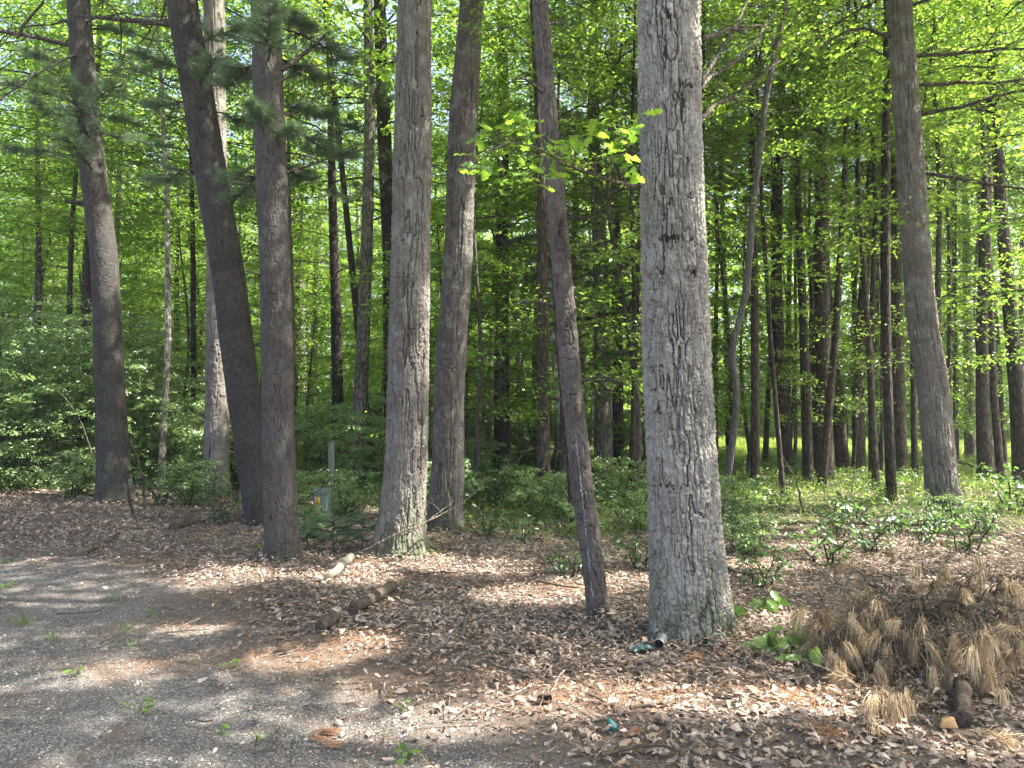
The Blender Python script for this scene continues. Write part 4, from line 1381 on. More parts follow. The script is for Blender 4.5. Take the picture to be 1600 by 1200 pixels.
r = np.random.default_rng(8)
lm = MB()
for (n, y0, y1, big) in ((40000, 2.4, 6, 1), (66000, 6, 10, 1), (44000, 10, 17, 0)):
    x, y = scatter(n, y0, y1, .72, r, litd)
    m = len(x)
    Nn = norm(gnormal(x, y) + r.normal(0, .22, (m, 3)))
    az = r.uniform(0, 2 * PI, m)
    D = np.stack([np.cos(az), np.sin(az), r.normal(0, .12, m)], 1)
    D = norm(D - Nn * (D * Nn).sum(1, keepdims=True))
    L = r.uniform(.018, .068, m) * np.where(r.random(m) < .35, .6, 1)
    dt = np.min([np.hypot(x - T[2][0], y - T[2][1]) / max(T[1](T[2][2] + .1)[3], .05) for T in TR[:10]], axis=0)
    P = np.stack([x, y, gz(x, y) + .006 + r.random(m) ** 2 * .03 + .05 * np.exp(-np.clip(dt - 1, 0, 9) / .35)], 1)
    tone = np.clip(r.beta(2.2, 2.0, m) * .95, 0, .93)
    tone = np.clip(tone + .75 * (fbm(x * 1.3, y * 1.3, 64) - .5) + .3 * (fbm(x * 7, y * 7, 65, 2) - .5), 0, .93)
    tone = np.where(r.random(m) < .04, 1.0, tone)
    if big:
        kinds = r.integers(0, 3, m)
        for q, prof in enumerate(([.08, .4, .36, .66, .55, .8, .55, .12], [.05, .45, .7, .8, .75, .6, .35, .05], [.08, .3, .5, .44, .7, .85, .62, .2])):
            s = kinds == q
            strip_leaf(lm, P[s], D[s], Nn[s], L[s], L[s] * r.uniform(.45, .85, s.sum()), prof, r.normal(.05, .28, s.sum()), r.normal(.08, .22, s.sum()), 0, tone[s])
    else:
        strip_leaf(lm, P, D, Nn, L * 1.25, L * .9, [.1, .7, .75, .1], r.normal(.1, .35, m), r.normal(.12, .3, m), 0, tone)
setkind(lm.build("leaf_litter", [M["litter"]]), "stuff", "brown dead leaves covering the ground under the trees", "leaf litter")

# crumbs of bark and leaf trodden into the drive
cm = MB()
x, y = scatter(26000, 2.2, 9.5, .75, r, lambda x, y: .25 * np.clip(.3 + 1.4 * fbm(x * 1.7, y * 1.7, 77), 0, 1) + .7 * np.exp(-((ew(x, y)) / .55) ** 2))
m = len(x)
az = r.uniform(0, 2 * PI, m)
leaf4(cm, np.stack([x, y, gz(x, y) + .006 + r.random(m) * .006], 1), np.stack([np.cos(az), np.sin(az), r.normal(0, .15, m)], 1), np.stack([r.normal(0, .25, m), r.normal(0, .25, m), np.ones(m)], 1), r.uniform(.008, .03, m), r.uniform(.005, .016, m), 0, np.clip(r.beta(2, 2, m), 0, .93))
setkind(cm.build("leaf_crumbs", [M["litter"]]), "stuff", "crumbs of dead leaf and bark trodden into the gravel", "leaf crumbs")

# pine needles on the ground
nm = MB()
NX, NY = [], []
for g, rr in RC:
    n = int(1100 * rr)
    NX.append(g[0] + r.normal(0, .85 * rr, n))
    NY.append(g[1] + r.normal(0, .45 * rr, n))
x, y = scatter(26000, 2.4, 9, .72, r, lambda x, y: np.exp(-((ew(x, y) - .05) / .55) ** 2) * .6 + .30 * sstep(0, 1, edge(x, y)))
NX.append(x)
NY.append(y)
x, y = np.concatenate(NX), np.concatenate(NY)
m = len(x)
az = r.uniform(0, 2 * PI, m)
D = np.stack([np.cos(az), np.sin(az), r.normal(0, .10, m)], 1)
L = r.uniform(.05, .11, m)[:, None]
P = np.stack([x, y, gz(x, y) + .006 + r.random(m) * .03], 1)
S = np.stack([-np.sin(az), np.cos(az), np.zeros(m)], 1) * .0011
v = np.stack([P - S, P + S, P + D * L * .5 + S + [0, 0, .004], P + D * L * .5 - S + [0, 0, .004], P + D * L], 1)
b = np.arange(m)[:, None] * 5
nm.add(v.reshape(-1, 3), b + np.array([0, 1, 2, 3]), 0, np.repeat(r.random(m), 5))
nm.f.append((b + np.array([3, 2, 4]), 0))
setkind(nm.build("fallen_pine_needles", [M["rust_needle"]]), "stuff", "rusty pine needles strewn along the edge of the drive", "pine needles")

# gravel stones on the drive
gm = MB()
x, y = scatter(150000, 2.2, 9.5, .75, r, lambda x, y: sstep(.7, -.35, ew(x, y)) * np.clip(1.15 - y / 11, .2, 1))
m = len(x)
s = r.uniform(.0025, .0075, m) * np.where(r.random(m) < .04, 1.9, 1)
oc = np.array([[1, 0, 0], [0, 1, 0], [-1, 0, 0], [0, -1, 0], [.3, .3, .9], [-.3, -.3, .8]])
ang = r.uniform(0, 2 * PI, m)
ca, sa = np.cos(ang), np.sin(ang)
v = oc[None] * s[:, None, None] * r.uniform(.6, 1.2, (m, 1, 3)) + r.normal(0, .12, (m, 6, 3)) * s[:, None, None]
v = np.stack([v[..., 0] * ca[:, None] - v[..., 1] * sa[:, None], v[..., 0] * sa[:, None] + v[..., 1] * ca[:, None], v[..., 2] * .8], -1)
v = v + np.stack([x, y, gz(x, y) + .001], 1)[:, None]
fb = np.arange(m)[:, None] * 6
tone = np.repeat(r.random(m), 6)
gm.add(v.reshape(-1, 3), fb + np.array([0, 1, 4]), 0, tone)
for f in ([1, 2, 5], [1, 5, 4], [2, 3, 5], [3, 0, 4], [3, 4, 5]):
    gm.f.append((fb + np.array(f), 0))


def stone_mat():
    m, nt, out = mat("gravel_stone")
    c = ramp(nt, attr(nt, "tone"), [(0, (.085, .08, .075)), (.5, (.185, .176, .166)), (.85, (.27, .255, .237)), (1, (.38, .365, .34))])
    finish(nt, out, c, .85, None, .2)
    return m


setkind(gm.build("gravel", [stone_mat()]), "stuff", "small grey stones spread over the drive", "gravel")

# little twigs in the litter
tm = MB()
x, y = scatter(6000, 2.4, 12, .72, r, lambda x, y: sstep(-.6, .8, edge(x, y)) * .8 + .05)
for k in range(len(x)):
    L = r.uniform(.06, .35)
    az = r.uniform(0, 2 * PI)
    t = np.linspace(-.5, .5, 5)[:, None]
    P = np.array([x[k], y[k], 0]) + np.array([math.cos(az), math.sin(az), 0]) * L * t
    P = wobble(P, .07 * L, int(r.integers(1e9)))
    P[:, 2] = gz(P[:, 0], P[:, 1]) + .025 + np.abs(r.normal(0, .012)) + r.normal(0, .06) * L * t[:, 0]
    tube(tm, P, np.linspace(.004, .002, 5) * r.uniform(.6, 1.4), 5)
setkind(tm.build("twig_litter", [M["litter_stick"]]), "stuff", "small grey twigs scattered through the dead leaves", "twigs")

# ground cover in the wood, and grass
um = MB()


def grassd(x, y):
    e = edge(x, y)
    return sstep(4.2 - .9 * (np.abs(x + .3) < 2.2) + 2.2 * sstep(1.2, 2.2, x), 7.5 + 2.5 * sstep(1.2, 2.2, x), e + 5 * (fbm(x * .6, y * .6, 57) - .5)) * (1 - field_w(x, y))


x, y = scatter(52000, 7.5, 31, .78, r, grassd)
m = len(x)
P = np.stack([x, y, gz(x, y) + .02 + r.random(m) ** 2 * .22], 1)
az = r.uniform(0, 2 * PI, m)
leaf4(um, P, np.stack([np.cos(az), np.sin(az), r.normal(.1, .3, m)], 1), np.stack([r.normal(0, .4, m), r.normal(0, .4, m), np.ones(m)], 1), r.uniform(.04, .10, m), r.uniform(.025, .06, m), 0, np.clip(r.normal(.5, .25, m), 0, 1))
setkind(um.build("ground_cover", [M["leaf"]]), "stuff", "low green leafy plants covering the wood floor", "ground cover")


def blades(mb, x, y, h, w, r, lean=.5):
    m = len(x)
    az = r.uniform(0, 2 * PI, m)
    P = np.stack([x, y, gz(x, y) - .01], 1)
    S = np.stack([np.cos(az), np.sin(az), np.zeros(m)], 1) * (w * .5)[:, None]
    d = np.stack([r.normal(0, lean, m), r.normal(0, lean, m), np.ones(m)], 1)
    hh = h[:, None]
    mid = P + d * hh * [.35, .35, .6]
    tip = P + d * hh * [1, 1, .95]
    v = np.stack([P - S, P + S, mid + S * .8, mid - S * .8, tip], 1)
    b = np.arange(m)[:, None] * 5
    base = mb.n
    mb.add(v.reshape(-1, 3), b + np.array([0, 1, 2, 3]), 0, np.repeat(np.clip(r.normal(.5, .25, m), 0, 1), 5))
    mb.f.append((b + np.array([3, 2, 4]) + base, 0))


gb = MB()
x, y = scatter(80000, 7.8, 31, .78, r, lambda x, y: grassd(x, y) * .9)
blades(gb, x, y, r.uniform(.08, .28, len(x)), r.uniform(.005, .011, len(x)), r)
setkind(gb.build("grass", [M["grass"]]), "stuff", "green grass growing between the trunks", "grass")
fb_ = MB()
x, y = scatter(90000, 23, 44, .8, r, lambda x, y: field_w(x, y))
blades(fb_, x, y, r.uniform(.15, .36, len(x)), r.uniform(.02, .045, len(x)), r, .35)
setkind(fb_.build("field_grass", [M["field"]]), "stuff", "sunlit yellow green grass of the open field", "grass")

# the far wood beyond the field and deep behind: one mass
fw = MB()
n = 230000
th = r.uniform(-.72, .72, n)
dist = np.where(th > .2, r.uniform(39, 60, n), r.uniform(47, 66, n))
x, y = np.sin(th) * dist * 1.15, np.cos(th) * dist
zt = 8 + 14 * fbm(x * .12, y * .12, 88, 3)
z = (r.random(n) ** 1.25) * zt
cl = fbm(x * .5 + z * .31, z * .5 + y * .3, 90, 3)
k = (cl > .42) | (z < 4)
x, y, z, th = x[k], y[k], z[k], th[k]
m = len(x)
az = r.uniform(0, 2 * PI, m)
leaf4(fw, np.stack([x, y, z], 1), np.stack([np.cos(az), np.sin(az), r.normal(0, .4, m)], 1), np.stack([r.normal(0, .6, m), r.normal(0, .6, m), np.ones(m)], 1), r.uniform(.22, .5, m), r.uniform(.16, .34, m), 1, np.clip(r.normal(.5, .25, m), 0, 1))
for q in range(70):
    t_ = r.uniform(-.72, .72)
    d_ = r.uniform(44, 60) if t_ > 0 else r.uniform(48, 64)
    p = np.array([math.sin(t_) * d_ * 1.15, math.cos(t_) * d_, 0])
    tube(fw, np.array([p, p + [r.normal(0, .2), 0, 6], p + [r.normal(0, .5), 0, 14]]), [.16, .12, .05], 7, 0)
setkind(fw.build("distant_wood", [M["far_dark"], M["leaf"]]), "stuff", "far off wood closing the view behind the field", "wood")

# ------------------------------------------------------------------ weeds, seedlings
def weed(px, py, kind, label, s=1.0, seed=0):
    s *= .72
    p = ground(px, py)
    r = np.random.default_rng(seed)
    root = thing("weed", label, "weed", p, "small green weeds on the drive and litter")
    mb = MB()
    if kind == "grass":
        n = int(34 * s)
        x, y = p[0] + r.normal(0, .045 * s, n), p[1] + r.normal(0, .03 * s, n)
        blades(mb, x, y, r.uniform(.05, .14, n) * s ** .5, r.uniform(.003, .006, n), r, .6)
        mb.build("blades", [M["grass"]], root, p)
    else:
        n = int(5 + 3 * s)
        az = r.uniform(0, 2 * PI, n)
        st = MB()
        LP = []
        for k in range(n):
            e = p + np.array([math.cos(az[k]) * .035 * s, math.sin(az[k]) * .03 * s, r.uniform(.015, .07) * s])
            tube(st, np.array([p - [0, 0, .01], (p + e) * .5 + [0, 0, .01], e]), [.0015, .0014, .001], 4)
            LP.append(e)
        st.build("stem", [M["grass"]], root, p)
        D = np.stack([np.cos(az), np.sin(az), r.normal(.15, .3, n)], 1)
        Nn = np.stack([r.normal(0, .35, n), r.normal(-.2, .35, n), np.ones(n)], 1)
        L = r.uniform(.035, .07, n) * s
        strip_leaf(mb, np.array(LP), D, Nn, L, L * .6, [.1, .7, .95, .85, .5, .05], r.normal(-.2, .1, n), .08, 0, np.clip(r.normal(.6, .2, n), 0, 1))
        mb.build("leaves", [M["bright"]], root, p)


for k, a_ in enumerate([(40, 977, "grass", "largest tuft of grass growing on the gravel drive", 1.6), (10, 920, "leaf", "clump of weeds at the photo's edge on the gravel", 1.3),
                        (5, 880, "leaf", "weed clump where gravel meets the leaf mound, photo's edge", 1.2), (178, 940, "grass", "thin grass tuft between gravel and leaf litter, upper drive", 1.0),
                        (240, 965, "leaf", "grey green weed beside a twig near the litter edge", 1.0), (192, 985, "grass", "sparse grass tuft just nearer than the grey green weed", .9),
                        (85, 1000, "grass", "wispy grass tuft near the largest tuft on gravel", 1.0), (210, 1012, "grass", "tiny grass tuft in the middle of the gravel", .7),
                        (122, 1055, "leaf", "weed with one upright leaf on the gravel", 1.2), (358, 1046, "leaf", "bright weed alone at the litter edge of the gravel", 1.1),
                        (215, 1115, "leaf", "flat two leaved weed on the near gravel", 1.4), (345, 1152, "leaf", "small weed on the near gravel by a twig", .8),
                        (400, 1158, "leaf", "tiny weed near the short bare stick on gravel", .7), (640, 1188, "leaf", "weed at the bottom rim of the photo", 1.3),
                        (628, 1112, "leaf", "low weed by the curved bare stick at the litter edge", .9), (400, 862, "leaf", "upright bright weed at the straight pine's foot", 1.6),
                        (355, 858, "grass", "grass tuft beside the leaning pine's foot", 1.6), (680, 868, "leaf", "weed at the stout oak's mossy foot", 1.2)]):
    weed(*a_, seed=k + 1)


def seedling(px, py, leaves, label, seed):
    base = ground(px, py)
    r = np.random.default_rng(seed)
    root = thing("seedling", label, "seedling", base, "broad leaved seedlings by the massive oak")
    st, mb = MB(), MB()
    for (lx, ly, sz, dirx) in leaves + [(a_ + r.normal(0, 9), b_ + r.normal(0, 8), c_ * .85, d_ + r.normal(0, .4)) for a_, b_, c_, d_ in leaves]:
        e = at(lx, ly, base[1] + r.normal(0, .07))
        e[2] = max(e[2], base[2] + .05)
        tube(st, smooth_path(np.array([base - [0, 0, .02], (base + e) * .5 + [0, 0, .06], e]), 7), np.linspace(.0035, .0018, 7), 5)
        D = np.array([[dirx, r.normal(-.35, .3), r.normal(-.3, .15)]])
        Nn = np.array([[r.normal(0, .2), -.55 + r.normal(0, .2), 1]])
        sz *= 1.3
        strip_leaf(mb, e[None], D, Nn, sz, sz * .62, [.08, .5, .85, 1.0, .95, .8, .5, .05], -.12, .12, 0, np.clip(r.normal(.6, .2), 0, 1))
    s_ = st.build("stem", [M["grass"]], root, base, smooth=True)
    mb.build("leaves", [M["bright"]], root, base, smooth=True)


seedling(1118, 985, [(1112, 968, .11, -1), (1108, 982, .09, -.2), (1122, 975, .08, .4), (1132, 955, .08, .5), (1140, 948, .10, .9), (1122, 962, .06, -.3)], "broad leaved seedling growing against the massive oak's foot", 1)
seedling(1200, 1020, [(1200, 1010, .11, -.8), (1195, 995, .09, -1), (1212, 998, .09, .2), (1222, 1000, .10, .8), (1235, 980, .12, 1), (1205, 985, .07, -.4), (1210, 1030, .12, -.5), (1225, 1035, .10, .6), (1245, 1010, .12, 1), (1230, 990, .08, .3), (1215, 1012, .1, -.2), (1240, 1030, .08, .4)], "bushy broad leaved seedling beside the dead brush pile", 2)
seedling(1262, 1040, [(1258, 1030, .10, -.2), (1266, 1026, .10, .9), (1252, 1032, .08, -.9), (1270, 1038, .07, .6)], "pale yellow green seedling touching the dead brush pile", 3)
seedling(1195, 955, [(1190, 938, .11, -.9), (1200, 936, .10, .2), (1208, 934, .11, .9), (1199, 944, .08, -.2)], "sunlit seedling behind the bushy broad leaved one", 4)

# ------------------------------------------------------------------ sticks, logs
def lay(pxs, lift=.0):
    P = np.array([ground(a_, b_) for a_, b_ in pxs])
    P[:, 2] += lift
    return P


def stick(name, label, pxs, r0, r1, bark="litter_stick", lift=None, n=12, group="sticks lying in the leaf litter", forks=(), sides=8, seed=0, cat="stick"):
    P = smooth_path(lay(pxs, (r0 * .9 + .03) if lift is None else lift), n)
    b = P[0].copy()
    P = wobble(P, .012 * np.linalg.norm(P[-1] - P[0]), seed)
    root = thing(name, label, cat, b, group)
    mb = MB()
    tube(mb, P, np.linspace(r0, r1, n), sides)
    mb.build("stem", [M[bark]], root, b, smooth=True)
    for (fp, fr, lifts) in forks:
        Q = np.array([ground(a_, b_) for a_, b_ in fp])
        Q[:, 2] += np.asarray(lifts)
        fm = MB()
        tube(fm, smooth_path(Q, 8), np.linspace(fr, fr * .4, 8), 6)
        fm.build("side_shoot", [M[bark]], root, b, smooth=True)
    return root


def log(name, label, pa, pb, ra, rb, bark, end, seed=0, lift=None, stub=None):
    P = lay([pa, pb])
    P[:, 2] += (ra + .012, rb + .012) if lift is None else lift
    b = P[0].copy()
    root = thing(name, label, "log", b, "short logs lying in the leaf litter")
    n, sd = 30, 28
    t = np.linspace(0, 1, n)
    C = P[0] + (P[1] - P[0]) * t[:, None]
    C = wobble(C, .012, seed)
    T = norm(P[1] - P[0])
    A = norm(np.cross(T, [0, 0, 1]))
    B = np.cross(A, T)
    th = np.arange(sd) * 2 * PI / sd
    TH, TT = np.meshgrid(th, t)
    R_ = np.interp(t, [0, 1], [ra, rb])[:, None] * (1 + .16 * (vnoise(TH / (2 * PI) * 7, TT * 3, seed, 7) - .5) + .10 * (vnoise(TH / (2 * PI) * 14, TT * 5, seed + 1, 14) - .5))
    V = C[:, None] + R_[..., None] * (A * np.cos(TH)[..., None] + B * np.sin(TH)[..., None])
    i, j = np.meshgrid(np.arange(n - 1), np.arange(sd), indexing="ij")
    a, q = i * sd + j, i * sd + (j + 1) % sd
    mb = MB()
    mb.add(V.reshape(-1, 3), np.stack([a, q, q + sd, a + sd], -1).reshape(-1, 4))
    mb.build("bark", [M[bark]], root, b, smooth=True)
    for ring, c, s in ((V[0], C[0], -1), (V[-1], C[-1], 1)):
        em = MB()
        rr = np.random.default_rng(seed + s)
        inner = c + (ring - c) * .55 + T * s * rr.normal(.004, .004, (sd, 1))
        vv = np.vstack([ring, inner, [c + T * s * .006]])
        f1 = np.array([[k, (k + 1) % sd, sd + (k + 1) % sd, sd + k] for k in range(sd)])
        f2 = np.array([[sd + k, sd + (k + 1) % sd, 2 * sd] for k in range(sd)])
        em.add(vv, f1)
        em.f.append((f2, 0))
        em.build("cut_end", [M[end]], root, b)
    return root


log("log", "short grey green log lying before the straight pine and stout oak", (514, 908), (548, 880), .034, .044, "lichen_log", "wood_pale", 3)
log("log", "broken dark log half sunk in leaves below the grey green log", (553, 962), (613, 926), .040, .046, "rot", "rot", 4)
log("log", "stubby dark log end poking out of the litter by rusty needles", (500, 992), (523, 978), .040, .045, "rot", "rot", 5)
log("log", "dark limb poking out from under the front of the brush pile", (1508, 1140), (1504, 1085), .036, .04, "rot", "rot", 6)
pw = ground(1480, 1144)
wv = np.array([[-.05, -.025, 0], [.035, -.035, .004], [.05, .02, 0], [-.02, .035, 0], [-.036, -.018, .03], [.02, -.022, .052], [.034, .012, .044], [-.012, .02, .036]]) + pw + [0, 0, .022]
mb = MB()
mb.add(wv, np.array([[3, 2, 1, 0], [4, 5, 6, 7], [0, 1, 5, 4], [1, 2, 6, 5], [2, 3, 7, 6], [3, 0, 4, 7]]))
o = mb.build("wood_chunk", [M["cutwood"]], None, pw)
o.location = pw
tag(o, "orange split chunk of fresh wood lying beside the dark limb", "wood chunk")
bv = o.modifiers.new("edge_wear", "BEVEL")
bv.width, bv.segments = .005, 2
log("log", "dark rotten log piece in litter before the leaning pine", (272, 832), (300, 822), .06, .07, "rot", "rot", 8)

SK = [("curved grey branch forking off the end of the broken dark log", [(622, 925), (640, 908), (672, 902), (715, 902)], .012, .005, [([(640, 908), (655, 880), (640, 872)], .006, [.03, .06, .09]), ([(668, 903), (672, 915), (668, 925)], .006, [.03, .02, .02])]),
      ("short bare pale stick lying on the near gravel", [(427, 1186), (432, 1168), (438, 1148)], .007, .006, []),
      ("curved orange brown stick at the edge of the litter", [(602, 1075), (600, 1088), (606, 1100)], .007, .006, []),
      ("bent grey stick with an upright end in the litter", [(800, 1056), (840, 1060), (862, 1052), (868, 1012)], .007, .004, []),
      ("long dark stick at the bottom rim below the teal fragment", [(940, 1196), (985, 1184), (1040, 1182), (1062, 1190)], .011, .006, []),
      ("thin stick at the bottom rim, past the long dark one", [(1062, 1196), (1075, 1186), (1092, 1196)], .008, .006, []),
      ("thin dark stick on gravel near the largest grass tuft", [(88, 967), (120, 965), (160, 962)], .006, .004, []),
      ("thin dark stick slanting on gravel near the one leaf weed", [(155, 1015), (175, 1005), (195, 997)], .007, .004, []),
      ("straight twig in the litter edge by the grey green weed", [(250, 966), (270, 964), (290, 960)], .007, .004, []),
      ("dark forked twig on near gravel", [(325, 1092), (338, 1088), (350, 1078)], .005, .003, []),
      ("dark twig on gravel by the small weed", [(305, 1136), (320, 1140), (332, 1138)], .006, .004, []),
      ("pale thick stick pointing at the massive oak from the litter", [(936, 1004), (950, 1012), (966, 1022)], .016, .012, []),
      ("small dark stick in the sunny litter above the teal fragment", [(912, 1094), (930, 1102), (946, 1110)], .008, .004, []),
      ("black stick lying past the teal fragment", [(985, 1120), (1002, 1116), (1018, 1114)], .009, .006, []),
      ("stick standing out of litter near the seedlings", [(1162, 1045), (1172, 1030), (1180, 1012)], .008, .006, []),
      ("grey stick in the litter before the dead brush", [(1062, 1078), (1072, 1066), (1080, 1052)], .006, .004, []),
      ("knobbly grey stick in litter past the broken log", [(722, 1004), (726, 985), (738, 955)], .012, .008, []),
      ("long grey twig lying on needles at the litter edge", [(598, 1036), (640, 1052), (690, 1058)], .005, .003, []),
      ("whitish stick in litter by the bent grey stick", [(762, 1042), (780, 1052), (800, 1056)], .008, .005, []),
      ("dark stick lying under the flaking trunk", [(836, 914), (870, 922), (905, 926)], .012, .007, []),
      ("slim stick in shade past the curved grey branch", [(720, 878), (735, 886), (745, 895)], .007, .004, []),
      ("grey stick on the leaf mound before the shrub bound pine", [(60, 806), (80, 810), (95, 818)], .012, .008, []),
      ("pale stick on the crest of the leaf mound", [(132, 790), (142, 792), (152, 794)], .014, .010, []),
      ("dark root like stick sunk along the litter slope by the drive", [(135, 870), (165, 855), (185, 840)], .02, .012, []),
      ("stick slanting in litter before the leaning pine's foot", [(228, 880), (250, 872), (275, 866)], .010, .006, []),
      ("twig beside the pale weathered chip in the sunny litter", [(430, 935), (460, 930), (490, 925)], .006, .004, [])]
for k, (lab, px, r0, r1, fk) in enumerate(SK):
    stick("stick", lab, px, r0, r1, ["litter_stick", "dead_twig", "rot"][(2 if ("dark" in lab or "black" in lab) else (1 if "pale" in lab or "whitish" in lab else 0))], forks=fk, seed=k)


def raised(name, label, wp, r0, r1, bark="dead_twig", subs=(), group="fallen branches", n=18):
    P = smooth_path(np.array(wp), n)
    b = P[0].copy()
    root = thing(name, label, "branch" if "branch" in name else "sapling", b, group)
    mb = MB()
    tube(mb, wobble(P, .02, int(r0 * 1e5)), np.linspace(r0, r1, n), 7)
    mb.build("stem", [M[bark]], root, b, smooth=True)
    for (sp_, s0) in subs:
        sm = MB()
        tube(sm, smooth_path(np.array(sp_), 9), np.linspace(s0, s0 * .3, 9), 6)
        sm.build("side_shoot", [M[bark]], root, b, smooth=True)


q = y5 - .45
raised("fallen_branch", "pale bare branch leaning up across the stout oak's mossy foot", [ground(546, 866), at(575, 856, q), at(612, 838, q), at(650, 822, q + .05), at(690, 802, q + .3), at(735, 776, q + .5), at(768, 742, q + .6)], .016, .005, "dead_twig",
       [([at(612, 838, q), at(640, 832, q), at(670, 812, q + .1), at(700, 790, q + .2), at(725, 770, q + .2)], .009), ([at(690, 802, q + .3), at(680, 790, q + .3), at(660, 782, q + .4)], .005), ([at(705, 794, q + .3), at(700, 770, q + .4), at(690, 745, q + .4)], .005), ([at(560, 863, q), at(600, 872, q), at(625, 878, q - .2)], .007)])
yp = ground(503, 824)[1]
raised("fallen_branch", "grey smooth bough lying before the foot of the green pedestal", [at(440, 832, yp - .4), at(475, 828, yp - .45), at(510, 822, yp - .4), at(538, 813, yp - .3)], .03, .018, "smooth")
raised("fallen_branch", "second thinner bough stretched along toward the stout oak", [at(440, 840, yp - .7), at(490, 838, yp - .75), at(545, 834, yp - .8), at(592, 826, yp - .8)], .024, .012, "smooth", [([at(524, 836, yp - .8), at(530, 850, yp - .9), at(535, 860, yp - 1)], .012)])
raised("fallen_branch", "thin dark dead branch arching up past the green pedestal", [at(465, 795, yp - .2), at(495, 770, yp - .2), at(520, 745, yp - .15), at(540, 738, yp)], .009, .004, "twig")
gA = ground(1140, 908)
raised("fallen_branch", "long dark branch lying behind the brush pile beside massive oak", [gA + [0, 0, .12], at(1190, 896, gA[1] + .3), at(1230, 893, gA[1] + .6), at(1320, 893, gA[1] + .7)], .018, .008, "twig")
for k, (lab, pts, r0) in enumerate([("white bare branch with forked tip standing in the sun patch", [(1258, 800), (1250, 775), (1240, 745), (1228, 722), (1222, 712)], .022), ("tangled pale branch stretched over the sunny floor", [(1205, 775), (1250, 772), (1300, 755), (1345, 740)], .016),
                                    ("pale broken branch slanting in grass beyond the brush", [(1528, 782), (1545, 795), (1565, 810)], .018), ("thin dead stem standing bare before the bowing trunk", [(1330, 772), (1336, 700), (1343, 620), (1352, 550)], .010),
                                    ("fallen pale limb in litter before the bowing trunk", [(1350, 822), (1370, 830), (1385, 838)], .03), ("dark fallen limb lying past the two dark trunks in grass", [(1490, 712), (1520, 722), (1560, 735)], .04),
                                    ("dark fallen log between flaking trunk and dark straight pine", [(820, 712), (855, 716), (900, 724)], .09)]):
    g0 = ground(pts[0][0], max(pts[0][1], 770 if k in (0, 1, 2, 3) else pts[0][1]))
    Yq = g0[1]
    if k in (5, 6):
        W = [ground(a_, b_ + 14) + [0, 0, .12] for a_, b_ in pts]
    elif k == 4:
        W = [ground(a_, b_) + [0, 0, .04] for a_, b_ in pts]
    else:
        W = [at(a_, b_, Yq + .05 * i_) for i_, (a_, b_) in enumerate(pts)]
        if k in (0, 3):
            W[0] = g0 - [0, 0, .03]
    raised("fallen_branch", lab, W, r0, r0 * .4, "far_dark" if k in (5, 6) else ("twig" if k == 3 else "dead_twig"))

# arching bare stems at the shrub bound pine
for k, (lab, pts) in enumerate([("bare brown stem bending up beside the shrub bound pine's foot", [(208, 805), (203, 780), (193, 740), (178, 700), (150, 650)]), ("thin bare stem standing a little apart from the shrub bound pine", [(226, 800), (224, 760), (212, 710), (190, 665)]), ("bare stem rising through the shrubs to the pine's far side", [(150, 770), (140, 700), (115, 640), (80, 600)])]):
    g0 = ground(*pts[0])
    raised("bare_sapling", lab, [at(a_, b_, g0[1] - .03 * i_) for i_, (a_, b_) in enumerate(pts)], .022, .006, "twig", group="bare shrub stems")

# ------------------------------------------------------------------ dead pine brush pile
DB = "dead pine branches heaped as a brush pile"


